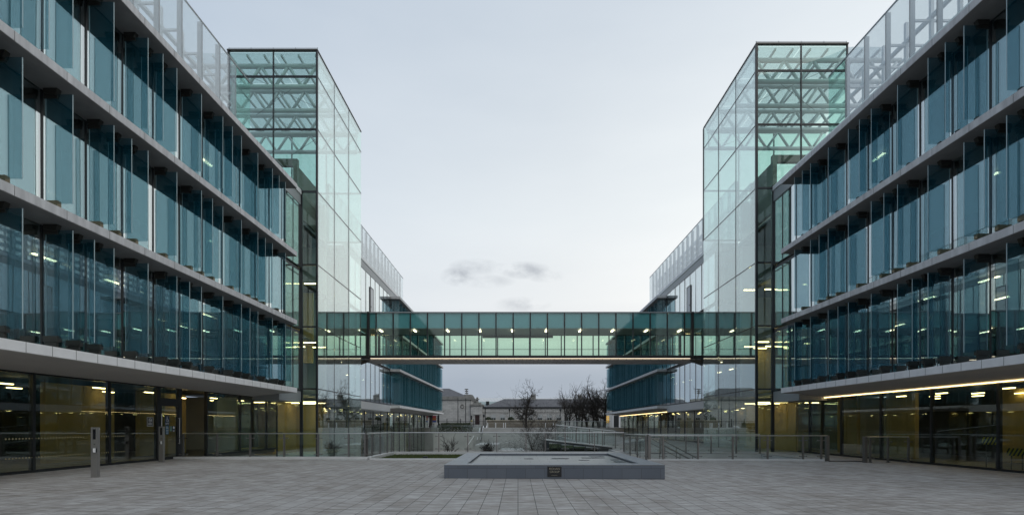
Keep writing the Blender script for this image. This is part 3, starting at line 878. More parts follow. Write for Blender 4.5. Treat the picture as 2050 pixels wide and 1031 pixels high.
# =================================================================== footbridge
def bridge():
    y0, y1 = 43.45, 46.8
    xa, xb = CX - U - .02, CX + U + .02
    t = thing('footbridge', 'enclosed glass footbridge spanning between the two glass towers', 'bridge', (CX, (y0 + y1) / 2, 7.3))
    zd, zf, zc, zt = 7.32, 7.62, 10.03, 11.36
    MB().box(xa - 1, xb + 1, y0, y1, zd + .1, zf).build('deck', M_DECK, t)
    MB().box(xa - .3, xb + .3, y0 + .12, y1 - .12, zd - .02, zd + .095).build('deck_soffit', M_UNDER, t)
    MB().box(xa - 1, xb + 1, y0 - .06, y0 - .004, zd + .10, zd + .27).box(xa - 1, xb + 1, y0 - .05, y0 - .004, zf - .03, zf + .05).build('deck_edge', M_DECK, t)
    MB().box(xa + .2, xb - .2, y0 - .045, y0 + .005, zd + .072, zd + .096).build('deck_light_strip', L_DSTRIP, t)
    ce = MB().box(xa - 1, xb + 1, y0 + .12, y1 - .1, zc, zc + .06)
    x = xa
    while x < xb:
        ce.box(x, x + .06, y0 + .14, y1 - .12, zc - .035, zc - .002); x += .16
    ce.build('ceiling', principled('ceiling_slats', (0.60, 0.64, 0.66), .4), t)
    MB().box(CX - 4.2 - 1.0, CX + 3.7 - 1.0, y1 - 1.6, y1 - .5, zc + .08, zc + .2).build('duct', M_DECK, t)
    MB().box(CX - 3.4 - 1.0, CX + 3.2 - 1.0, y1 - .1, y1 - .085, zc - .28, zc - .03).build('roller_blind', M_DECK, t)
    MB().box(CX - UG + .06, CX + UG - .06, y0 + .10, y0 + .13, zc + .065, zt - .005).build('shadow_box', principled('shadow_box_panel', (0.72, 0.86, 0.88), .6), t)
    ro = MB().box(xa - 1, xb + 1, y0 - .05, y0 + .1, zt, zt + .09).box(xa - 1, xb + 1, y1 - .1, y1 + .05, zt, zt + .09)
    ro.build('roof_edge', M_SPAND, t)
    MB().box(xa - 1, xb + 1, y0 + .1, y1 - .1, zt + .02, zt + .05).build('roof_pane', G_BRIDGE, t)
    st = -.42 - 1.49 * 8
    xs = [st + 1.49 * i for i in range(19)]
    xs = [CX - UG + .05, xa] + [x for x in xs if xa + .4 < x < xb - .3] + [xb, CX + UG - .05]
    for yy, sgn in ((y0, 1), (y1, -1)):
        for a, b in zip(xs[:-1], xs[1:]):
            o = MB().box(a + .015, b - .015, yy, yy + sgn * .025, zf + .04, zc).build('glass_pane', G_BRIDGE, t, (a, yy, zf))
            MB().box(a + .015, b - .015, yy, yy + sgn * .025, zc + .012, zt).build('upper_pane', G_BRIDGET, o)
            MB().box(a - .05, a + .05, yy - sgn * .03, yy + sgn * .09, zf, zt).build('mullion', M_FRAME, o)
            if sgn == -1:
                MB().box(a + .03, b - .03, yy - .09, yy - .03, zc - .06, zc + .02).build('transom', M_FRAME, o)
    h = MB()
    for x in (xa - .10, xb - .12):
        h.box(x, x + .22, y0 - .1, y0 + .12, zd + .05, zt + .1).box(x, x + .22, y1 - .12, y1 + .1, zd + .05, zt + .1)
    h.build('end_post', M_DECK, t)
    # brackets below each end
    for x, s in ((xa, -1), (xb, 1)):
        MB().prism_y([(x - s * .1, zd - .0), (x + s * 1.0, zd - .0), (x + s * 1.0, zd - .5), (x + s * .2, zd - .2)], y0 + .25, y0 + .5).build('support_bracket', M_STEELD, t)
        # short link between tower glass line and block glass line
    hr = MB().tube((xa, y1 - .25, zf + 1.05), (xb, y1 - .25, zf + 1.05), .02)
    hr.build('inner_handrail', M_STEELD, t)
    lm = MB().box(-.07, .07, -.42, .42, -.03, .03).mesh('ceiling_lamp', L_BRIDGE)
    for xx in (763, 831, 896.6, 961, 1025.5, 1093, 1160.8, 1226, 1293, 1360):
        place('ceiling_lamp', lm, t, ((xx - VX) * .0443, 44.3, zc - .075))
bridge()

# =================================================================== ground
def ground():
    # plaza sheet with the openings left out (strips), fall to the right
    def sheet(name, rects, mat, kind='structure'):
        m = MB()
        for (x0, x1, y0, y1) in rects:
            m.quad((x0, y0, gz(x0)), (x1, y0, gz(x1)), (x1, y1, gz(x1)), (x0, y1, gz(x0)))
        return tag(m.build(name, mat), kind=kind)
    sheet('plaza_paving', [(-60, 60, -60, 22.6), (-6.8, 0.6, 22.6, 23.0), (0.6, 5.9, 22.6, 27.3), (5.9, 60, 22.6, 23.3), (14.4, 60, 23.3, 29.6), (6.4, 60, 29.6, 84)], M_PAVE)
    tag(MB().box(-60, 60, 20, 84, -3.6, -3.2).build('sunken_court_floor', M_CONC), kind='structure')
    # street beyond, a step higher
    tag(MB().box(-70, 70, 84.3, 96, .9, 1.2).build('street_pavement', principled('street_flags', (0.34, 0.335, 0.325), .8, var=.15, vscale=.8)), kind='structure')
    tag(MB().quad((-600, 96, 1.08), (600, 96, 1.08), (600, 1500, 1.08), (-600, 1500, 1.08)).build('street_asphalt', principled('asphalt', (0.05, 0.05, 0.052), .85, var=.2, vscale=2)), kind='structure')
    g = MB()
    for a in ((-600, -60, -300, 96), (60, 600, -300, 96), (-60, 60, -300, -60)):
        g.quad((a[0], a[2], -.35), (a[1], a[2], -.35), (a[1], a[3], -.35), (a[0], a[3], -.35))
    tag(g.build('ground', M_CONC), kind='structure')
    # retaining walls of the openings
    w = MB()
    w.box(-16.2, -6.8, 22.35, 22.59, -3.2, gz(-11) - .012)
    w.box(6.42, 60, 83.9, 84.29, -3.2, 1.2).box(-60, 6.42, 83.9, 84.29, -3.2, 1.196)
    w.box(5.92, 14.4, 23.06, 23.28, -2.2, -.075)
    w.box(6.4, 14.42, 29.62, 29.9, -2.2, -.077)
    w.box(14.42, 14.7, 23.3, 29.6, -2.2, -.078)
    w.box(.6, 5.9, 27.0, 27.28, -3.2, -.034).box(.62, .8, 23, 27, -.5, -.006)
    w.box(6.14, 6.38, 29.9, 83.8, -3.2, -.036).box(5.7, 5.9, 23.3, 26.98, -2.2, -.034)
    tag(w.build('retaining_wall', M_CONC), 'grey concrete retaining walls around the sunken court below the balustrades', 'retaining wall')
    # curbs under balustrades
    c = MB()
    c.box(-15.6, -6.82, 22.6, 22.95, gz(-12), .11 + gz(-12))
    c.box(-7.05, -6.75, 22.95, 27.3, -.3, .15)
    c.box(-7.05, 5.9, 27.3, 27.7, -.4, .15)
    c.box(-6.75, .6, 22.7, 23.0, -.1, .085)
    c.box(6.05, 14.3, 23.30, 23.6, -.2, .02)
    tag(c.build('curb', M_CURB), 'pale stone curb carrying the glass balustrades round the court', 'curb')
    # lawn strip
    tag(MB().box(-6.75, .6, 23.0, 27.3, -.6, .0).build('lawn_soil', principled('soil', (0.035, 0.04, 0.02), .9)), kind='structure')
    gr = MB()
    r = random.Random(3)
    for i in range(9000):
        x, y = r.uniform(-6.7, .55), r.uniform(23.02, 27.25)
        h = r.uniform(.05, .12); a = r.uniform(0, 6.28); d = .012
        gr.add([(x - d * math.cos(a), y - d * math.sin(a), 0), (x + d * math.cos(a), y + d * math.sin(a), 0), (x + r.uniform(-.03, .03), y + r.uniform(-.03, .03), h * .7)], [(0, 1, 2)])
    tag(gr.build('lawn_grass', principled('grass', (0.06, 0.085, 0.018), .8, var=.4, vscale=3)), 'short dark green grass in the sunken bed left of the stone plinth', 'grass', kind='stuff')
    t = tag(MB().box(-4.45, -4.25, 23.35, 23.55, 0, .14).box(-4.42, -4.28, 23.34, 23.349, .03, .11).build('spotlight', M_FRAME), 'small black uplight box standing in the grass bed', 'spotlight')
ground()

# =================================================================== stone plinth
def plinth():
    x0, x1, y0, y1 = -2.22, 4.41, 15.0, 21.65
    zt, zb = .415, .0
    t = thing('stone_plinth', 'low square granite plinth with a sunken paved top and a black plaque', 'plinth', ((x0 + x1) / 2, y0, 0))
    zt_ = .385
    m = MB()
    for (a, b, c, d) in ((x0, x1, y0, y0 + .62), (x0, x1, y1 - .55, y1), (x0, x0 + .62, y0 + .62, y1 - .55), (x1 - .62, x1, y0 + .62, y1 - .55)):
        m.box(a, b, c, d, -.06, zt_)
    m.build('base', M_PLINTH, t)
    m = MB()
    for (a, b, c, d) in ((x0 - .004, x1 + .004, y0 - .004, y0 + .63), (x0 - .004, x1 + .004, y1 - .56, y1 + .004), (x0 - .004, x0 + .63, y0 + .63, y1 - .56), (x1 - .63, x1 + .004, y0 + .63, y1 - .56)):
        m.box(a, b, c, d, zt_ + .002, zt)
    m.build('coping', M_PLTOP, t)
    MB().box(x0 + .62, x1 - .62, y0 + .62, y1 - .55, -.05, .335).build('basin_floor', block_mat('basin_slabs', (0.22, 0.24, 0.25), (0.27, 0.285, 0.29), .66, .66, 'xy', (0.06, 0.065, 0.07), .012, .3, .25), t)
    wt = principled('basin_puddle', (0.025, 0.03, 0.035), .06)
    r = random.Random(5)
    for (xx, yy, w_, d_) in ((1.6, 19.0, .75, .5), (2.9, 19.4, .95, .45), (3.2, 20.2, .7, .4), (2.4, 18.2, .45, .35), (3.5, 17.3, .4, .5), (3.35, 16.3, .4, .4), (.4, 18.9, .4, .35), (3.55, 18.3, .35, .35)):
        pr = []
        for i in range(14):
            a = 2 * math.pi * i / 14; k = r.uniform(.75, 1.1)
            pr.append((xx + w_ * .5 * k * math.copysign(abs(math.cos(a)) ** .6, math.cos(a)), yy + d_ * .5 * k * math.copysign(abs(math.sin(a)) ** .6, math.sin(a))))
        MB().prism_z(pr, .336, .339).build('puddle', wt, t)
    # plaque
    pq = MB().box(.885, 1.305, y0 - .022, y0 - .003, .06, .365).build('plaque', principled('plaque_black', (0.008, 0.008, 0.009), .35), t)
    lt = principled('plaque_letters', (0.26, 0.24, 0.19), .5)
    for txt, sz, z in (('RONAN', .088, .297), ('GROUP', .088, .207)):
        me = tonemesh('plaque_lettering', txt, sz, lt, .003)
        o = bpy.data.objects.new('plaque_lettering', me); COL.objects.link(o); o.parent = pq
        o.rotation_euler = (R(90), 0, 0); o.location = Vector((1.095, y0 - .026, z)) - wpos(pq)
    MB().box(1.0, 1.18, y0 - .026, y0 - .0225, .095, .115).build('plaque_line', principled('plaque_dull', (0.10, 0.095, 0.075), .5), pq)
plinth()

# =================================================================== balustrades
def balustrade(label, pts, H=1.12, base=0.0, group='glass balustrades round the court', big=(), over=.12, pw=.034, rail=True, railr=.02, basef=None):
    """pts: list of (x, y) post positions along one run"""
    c = pts[len(pts) // 2]
    bz = (lambda x, y: base) if basef is None else basef
    t = thing('glass_balustrade', label, 'balustrade', (c[0], c[1], bz(*c)), group)
    for i, (x, y) in enumerate(pts):
        k = 1.9 if i in big else 1.0
        z0 = bz(x, y)
        d = Vector((pts[min(i + 1, len(pts) - 1)][0] - pts[max(i - 1, 0)][0], pts[min(i + 1, len(pts) - 1)][1] - pts[max(i - 1, 0)][1], 0)).normalized()
        nn = Vector((d.y, -d.x, 0))
        m = MB().box(x - pw * k, x + pw * k, y - .04 * k, y + .04 * k, z0 - .05, z0 + H * (1.03 if k > 1 else 1))
        if k == 1:
            m.box(x - pw * 1.6, x + pw * 1.6, y - .07, y + .07, z0 - .01, z0 + .015)
            for zz in (.18, .93):
                for sg in (-1, 1):
                    a = Vector((x, y, z0 + zz * H / 1.12)) + d * sg * .05
                    m.tube(a, a + d * sg * .11, .016, n=6)
                    m.ball(a + d * sg * .12, .03, .03, .03, 8, 6)
        m.build('post', M_INOX, t, (x, y, z0))
    for (a, b) in zip(pts[:-1], pts[1:]):
        A, B = Vector((*a, bz(*a))), Vector((*b, bz(*b)))
        d = (B - A); L = d.length
        if L < .25: continue
        d.normalize(); n = Vector((d.y, -d.x, 0)).normalized() * .008
        p, q = A + d * .06, B - d * .06
        z0, z1 = .10, H + over
        vs = []
        for o in (n, -n):
            vs += [p + o + Vector((0, 0, z0)), q + o + Vector((0, 0, z0)), q + o + Vector((0, 0, z1)), p + o + Vector((0, 0, z1))]
        MB().add(vs, [(0, 1, 2, 3), (7, 6, 5, 4), (0, 4, 5, 1), (3, 2, 6, 7), (0, 3, 7, 4), (1, 5, 6, 2)]).build('glass_panel', G_BAL, t, p)
    if rail:
        m = MB()
        for (a, b) in zip(pts[:-1], pts[1:]):
            m.tube((a[0], a[1] - .02, bz(*a) + H + .03), (b[0], b[1] - .02, bz(*b) + H + .03), railr, n=10)
        m.build('handrail', M_RAIL, t)
    return t
Xp = lambda x, Y: (x - VX) * Y / F
balustrade('glass balustrade running from the lift door to the corner of the grass bed', [(Xp(x, 22.78), 22.78) for x in (366.7, 434.6, 501, 569, 637, 698, 731)], H=1.10, base=.10)
balustrade('short glass balustrade running back along the left edge of the grass bed', [(-6.93, y) for y in (22.95, 23.7, 25.1, 26.5, 27.4)], H=1.06, base=.12)
balustrade('long glass balustrade behind the grass bed and the stone plinth', [(Xp(x, 27.5), 27.5) for x in (783, 820.6, 878.6, 936.6, 994.5, 1053, 1092, 1131.6, 1190, 1248.5)], H=1.02, base=.15, over=.05, pw=.02, railr=.024)
balustrade('short glass balustrade running back beside the stairwell at the right of the plinth', [(6.02, 23.5), (5.95, 24.9), (5.88, 26.2), (5.82, 27.4)], H=1.12, base=-.02)
balustrade('glass balustrade in front of the right stairwell with a thick steel post at each end', [(Xp(x, 23.4), 23.4) for x in (1299.5, 1327.4, 1397.5, 1466.8, 1536.8, 1607.6, 1644, 1656)], H=1.12, base=-.03, big=(0, 7))
balustrade('short glass balustrade with a thick post beside the right shopfront', [(Xp(x, 22.6), 22.6) for x in (1731.5, 1742, 1777.5, 1818.5)], H=1.12, base=-.07, big=(0,), over=.16)
balustrade('glass balustrade along the right walkway edge leading to the street', [(6.3, 36.5 + 3.0 * i) for i in range(12)], H=1.12, base=-.03)
balustrade('glass balustrade round the right side of the stairwell before the right tower', [(x, 29.75) for x in (7.0, 8.5, 10.0, 11.5, 13.0, 14.4)], H=1.12, base=-.08)

# threshold rail in the gap between the two right runs
tag(MB().box(Xp(1661, 23), Xp(1726, 23), 22.98, 23.06, -.09, -.02).build('threshold_strip', M_INOX), 'low steel strip on the paving in the gap between the right balustrades', 'floor strip')

# stair in the right stairwell
def stair_right():
    t = thing('court_stair', 'concrete stair with steel handrails going down in the right stairwell', 'stair', (8.5, 26, -1))
    m = MB()
    for i in range(8):
        m.box(6.6 + .32 * i, 6.6 + .32 * (i + 1) - .003, 24.0, 26.4, -2.2, -.15 - .16 * i)
    m.build('flight', M_CONC, t)
    for y in (24.3, 26.2):
        h = MB()
        h.tube((6.35, y, .95), (6.9, y, .95), .025).tube((6.9, y, .95), (9.3, y, -.30), .025)
        h.tube((6.9, y, .70), (9.3, y, -.55), .018)
        for i in (0, 1, 2, 3):
            x = 6.9 + .8 * i
            h.tube((x, y, .95 - .42 * i), (x, y, -.2 - .42 * i), .022)
        h.tube((6.4, y, .95), (6.4, y, -.1), .022)
        h.build('handrail', M_INOX, t)
stair_right()

# glazed ramp in the middle of the court
def ramp():
    Y0 = 34.0
    t = thing('glazed_ramp', 'sloping ramp with dark glazed side behind the right of the plinth', 'ramp', (4, Y0, 0))
    xa, xb = Xp(1093, Y0), Xp(1226, Y0)
    za, zb = .58, .10
    MB().prism_y([(xa, za - .12), (xb, zb - .12), (xb, zb), (xa, za)], Y0, Y0 + 2.2).build('ramp_deck', M_FRAME, t)
    MB().prism_y([(xa, za + .005), (xb, zb + .005), (xb, zb + .06), (xa, za + .06)], Y0 + .2, Y0 + 2.0).build('ramp_paving', M_CURB, t)
    n = 4
    gd = glass('ramp_side_glass', (0.5, 0.55, 0.42), 0.05, .9)
    for i in range(n):
        a, b = xa + .2 + (xb - xa - 1.2) * i / n, xa + .2 + (xb - xa - 1.2) * (i + 1) / n
        o = MB().box(a + .03, b - .03, Y0 + .02, Y0 + .04, -3.2, min(za - .13 - (za - zb) * (b - xa) / (xb - xa), 9)).build('side_pane', gd, t)
        MB().box(a - .03, a + .03, Y0, Y0 + .1, -3.2, za - .13 - (za - zb) * (a - xa) / (xb - xa)).build('mullion', M_FRAME, o)
    MB().box(xa, xa + .18, Y0 + .001, Y0 + 2.1, -3.2, za - .125).box(xb - 1.0, xb, Y0 + .001, Y0 + 2.1, -3.2, zb - .125).build('end_pier', M_FRAME, t)
    MB().box(xa + .2, xb - 1.02, Y0 + 1.6, Y0 + 1.8, -3.2, zb - .13).build('back_wall', principled('ramp_lining', (0.16, 0.17, 0.13), .8), t)
    pts = []
    f = lambda x, y: za + (zb - za) * (x - xa) / (xb - xa)
    for x in (1112, 1131, 1154, 1180, 1206, 1232):
        pts.append((Xp(x, Y0 + .4), Y0 + .4))
    balustrade('glass balustrade on dark posts along the sloping ramp', pts, H=1.1, basef=f)
    tag(MB().prism_y([(xb + .02, -.9), (Xp(1480, 31.2), -.35), (Xp(1480, 31.2), -.28), (xb + .02, .0)], 33.2, 33.5).build('ramp_wall', M_CURB), 'pale low stone wall sloping from the dark ramp towards the right tower', 'low wall')
ramp()

# =================================================================== court, far end
def court_far():
    tag(MB().box(-13.5, -5.6, 79.6, 80.0, -3.2, .5).build('court_wall', principled('court_wall_concrete', (0.52, 0.515, 0.50), .85, var=.1, vscale=.5)), 'plain grey concrete wall below the hedge at the far end of the court', 'wall')
    t = thing('wide_steps', 'broad concrete steps rising from the sunken court to the street', 'steps', (-2, 72, -3))
    m = MB()
    for i in range(14):
        m.box(-5.5, 6.1, 74 + .36 * i, 74 + .36 * (i + 1) if i < 13 else 83.8, -3.2, -2.6 + .28 * (i + 1) - .12)
    m.build('flight', M_CONC, t)
    MB().box(-5.6, -2.6, 64.5, 73.95, -3.2, -.95).box(-2.58, .8, 66, 73.95, -3.2, -1.75).build('landing', M_CONC, t)
    h = MB()
    for (a, b) in ((px(935, 893, 66), px(949, 872, 73)), (px(1003, 889, 66), px(1022, 883, 70))):
        h.tube(a, b, .05).tube(a, (a.x, a.y, -2), .04).tube(b, (b.x, b.y, -1.8), .04)
    h.build('handrail', M_RAIL, t)
    # hedges with glass guard
    leaf = principled('hedge_leaf', (0.035, 0.05, 0.022), .7, var=.5, vscale=2)
    r = random.Random(9)
    for (x0, x1, y, z0, z1, lab) in ((-12.9, -7.4, 81.5, .5, 1.75, 'dark clipped hedge behind the glass guard above the court wall'), (-13.2, -8.2, 85.6, 1.2, 1.95, 'lower dark hedge along the street railings behind the clipped hedge')):
        m = MB()
        for i in range(2600):
            p = Vector((r.uniform(x0, x1), y + r.uniform(-.5, .5), z0 + (z1 - z0) * r.random() ** .7 + r.uniform(-.08, .12)))
            a = Vector((r.gauss(0, 1), r.gauss(0, 1), r.gauss(0, 1))).normalized(); b = a.orthogonal().normalized()
            sz = r.uniform(.05, .12)
            m.quad(p - a * sz, p + b * sz * .5, p + a * sz, p - b * sz * .5)
        tag(m.build('hedge', leaf), lab, 'hedge')
    balustrade('far glass guard in front of the dark clipped hedge', [(-14 + 1.63 * i, 80.2) for i in range(6)] + [(-5.9, 80.2)], H=1.05, base=.45, rail=True)
    balustrade('far glass guard on the right along the street edge before the trees', [(6.6 + 1.7 * i, 83.6) for i in range(6)], H=1.05, base=1.2)
    # white raked handrails at the stair head
    i = 0
    for (x0, y0, x1, y1, lab) in ((955, 880, 961, 856, 'white steel handrail at the head of the wide steps, beside the hedge'), (966, 864, 968, 852, 'white steel post at the head of the wide steps, second from the hedge')):
        a, b = px(x0, y0, 79), px(x1, y1, 82)
        t = thing('white_handrail', lab, 'handrail', (a.x, a.y, a.z))
        MB().tube(a, b, .06).tube((a.x + .5, a.y, a.z), (b.x + .5, b.y, b.z), .06).build('rail', M_WHITE, t)
        MB().tube((b.x, b.y, .4), b, .05).tube((b.x + .5, b.y, .4), (b.x + .5, b.y, b.z), .05).build('post', M_WHITE, t)
    for k, x in enumerate((976.5, 992.5, 1008, 1012, 1092, 1108)):
        p = px(x, 862, 84.6)
        t = tag(MB().box(p.x - .06, p.x + .06, p.y - .06, p.y + .06, 1.2, 2.0).box(p.x - .045, p.x + .045, p.y - .045, p.y + .045, 2.0, 2.06).build('bollard', M_WHITE), 'slim white bollard, number %s from the left along the street edge' % ('one', 'two', 'three', 'four', 'five', 'six')[k], 'bollard', 'white bollards along the street edge')
    p = px(1139, 856, 84)
    t = thing('globe_lamp', 'white globe lamp standing low at the street edge before the trees', 'lamp', (p.x, p.y, 1.2))
    MB().ball((p.x, p.y, p.z), .22, .22, .20).build('globe', M_WHITE, t, smooth=True)
    MB().tube((p.x, p.y, 1.0), (p.x, p.y, p.z - .15), .05).build('stem', M_STEELD, t)
    # tan slatted wall
    a, b = px(975, 862, 88), px(1122, 841, 88)
    t = thing('slatted_wall', 'long tan slatted wall with a pale cap in front of the stone wing', 'wall', ((a.x + b.x) / 2, 88, 1.2))
    m = MB()
    for i in range(6):
        m.box(a.x, b.x, 88, 88.3, 1.2 + .205 * i, 1.2 + .205 * i + (.19 if i % 3 else .16))
    m.build('slats', principled('tan_board', (0.21, 0.185, 0.145), .8, var=.2, vscale=1.2, stretch=(.2, 1, 4)), t)
    m = MB().box(a.x - .1, b.x + .1, 87.9, 88.4, 2.45, 2.56)
    m.build('cap', principled('tan_cap', (0.50, 0.45, 0.35), .7), t)
    m = MB()
    for k in range(5):
        x = a.x + (b.x - a.x) * (k + .5) / 5
        m.box(x - .06, x + .06, 87.94, 87.998, 1.2, 2.45)
    m.build('upright', M_STONED, t)
    # iron railings along the street
    for (xa, xb, lab) in ((868, 974, 'thin black iron railings along the street left of the slatted wall'), (1122, 1222, 'thin black iron railings along the street under the bare trees')):
        x0, x1 = Xp(xa, 97), Xp(xb, 97)
        t = thing('iron_railing', lab, 'railing', ((x0 + x1) / 2, 97, 1.1))
        m = MB()
        x = x0
        while x < x1:
            m.box(x - .014, x + .014, 97, 97.03, 1.1, 2.55); x += .16
        m.build('bars', M_FRAME, t)
        MB().box(x0, x1, 96.98, 97.05, 2.4, 2.45).box(x0, x1, 96.98, 97.05, 1.25, 1.3).build('rails', M_FRAME, t)
        m = MB(); x = x0
        while x < x1:
            m.box(x - .06, x + .06, 96.95, 97.08, 1.1, 2.75).ball((x, 97.01, 2.82), .08, .08, .10, 8, 6); x += 2.6
        m.build('standard', M_FRAME, t)
    # sign banner and small sign
    p = px(871, 846, 90)
    t = thing('banner_sign', 'tall coloured banner sign on a pole before the far left block', 'sign', (p.x, p.y, 1.2))
    MB().tube((p.x - .5, p.y, 1.2), (p.x - .5, p.y, 3.4), .05).build('pole', M_FRAME, t)
    for k, (cc, z0, z1) in enumerate((((.35, .05, .06), 2.9, 3.35), ((.42, .14, .03), 2.5, 2.9), ((.06, .09, .3), 2.15, 2.5), ((.5, .5, .5), 1.95, 2.15))):
        MB().box(p.x - .44, p.x + .2, p.y - .02, p.y + .02, z0, z1 - .003).build('banner_field', principled('banner_%d' % k, cc, .6), t)
    MB().box(p.x + .4, p.x + .75, p.y - .02, p.y + .03, 1.2, 3.4).build('side_board', M_FRAME, t)
    p = px(874.5, 848, 83)
    t = thing('post_sign', 'small white sign plate on a thin post in front of the hedge', 'sign', (p.x, p.y, .5))
    MB().tube((p.x, p.y, .5), (p.x, p.y, p.z + .2), .03).build('post', M_INOX, t)
    MB().box(p.x - .16, p.x + .16, p.y - .05, p.y - .032, p.z - .18, p.z + .2).build('plate', M_WHITE, t)
    # topiary balls
    for (x, lab) in ((978, 'dark clipped topiary dome on a stem left before the stone wing'), (1022.5, 'dark clipped topiary dome on a stem beside the bare tree')):
        p = px(x, 837, 92)
        t = thing('topiary_tree', lab, 'topiary', (p.x, p.y, 1.2), 'topiary domes before the stone wing')
        m = MB()
        for i in range(1500):
            a, c = r.uniform(0, 6.28), r.uniform(-.35, 1)
            q = Vector((p.x + .5 * math.sqrt(max(0, 1 - c * c)) * math.cos(a), p.y + .5 * math.sqrt(max(0, 1 - c * c)) * math.sin(a), p.z - .12 + .36 * c))
            u_ = Vector((r.gauss(0, 1), r.gauss(0, 1), r.gauss(0, 1))).normalized(); v_ = u_.orthogonal().normalized()
            sz = r.uniform(.04, .09)
            m.quad(q - u_ * sz, q + v_ * sz * .5, q + u_ * sz, q - v_ * sz * .5)
        m.build('crown', leaf, t)
        MB().tube((p.x, p.y, 1.2), (p.x, p.y, p.z), .06).build('trunk', M_FRAME, t)
    # lamp posts and masts in the street
    for (x, yb, yt, D, kind, lab) in ((916.8, 850, 795, 100, 'mast', 'tall dark flagpole before the stone pavilion, the left of two'), (932.3, 850, 797, 100, 'mast', 'tall dark flagpole before the stone pavilion, the right of two'),
                                      (968.5, 856, 830, 96, 'lamp', 'dark street lamp beside the pavilion door'), (1019.8, 842, 818, 100, 'lamp', 'dark street lamp before the stone wing left of the bare tree'), (1121.8, 856, 818, 94, 'lamp', 'dark street lamp at the right end of the slatted wall')):
        a, b = px(x, yb, D), px(x, yt, D)
        t = thing('flagpole' if kind == 'mast' else 'street_lamp', lab, 'flagpole' if kind == 'mast' else 'street lamp', (a.x, a.y, 1.1), 'flagpoles before the pavilion' if kind == 'mast' else 'street lamps before the stone wing')
        if kind == 'mast':
            MB().tube((a.x, a.y, 1.05), b, .09, .06).build('pole', M_FRAME, t)
            MB().tube((a.x, a.y, 1.05), (a.x, a.y, 1.9), .15, .12).build('base', M_FRAME, t)
        else:
            MB().tube((a.x, a.y, 1.05), (b.x, b.y, b.z - .5), .08, .05).build('pole', M_FRAME, t)
            MB().tube((b.x, b.y, b.z - .5), (b.x, b.y, b.z - .1), .10, .20, 6).tube((b.x, b.y, b.z - .1), (b.x, b.y, b.z + .15), .24, .04, 6).build('lantern', M_FRAME, t)
court_far()

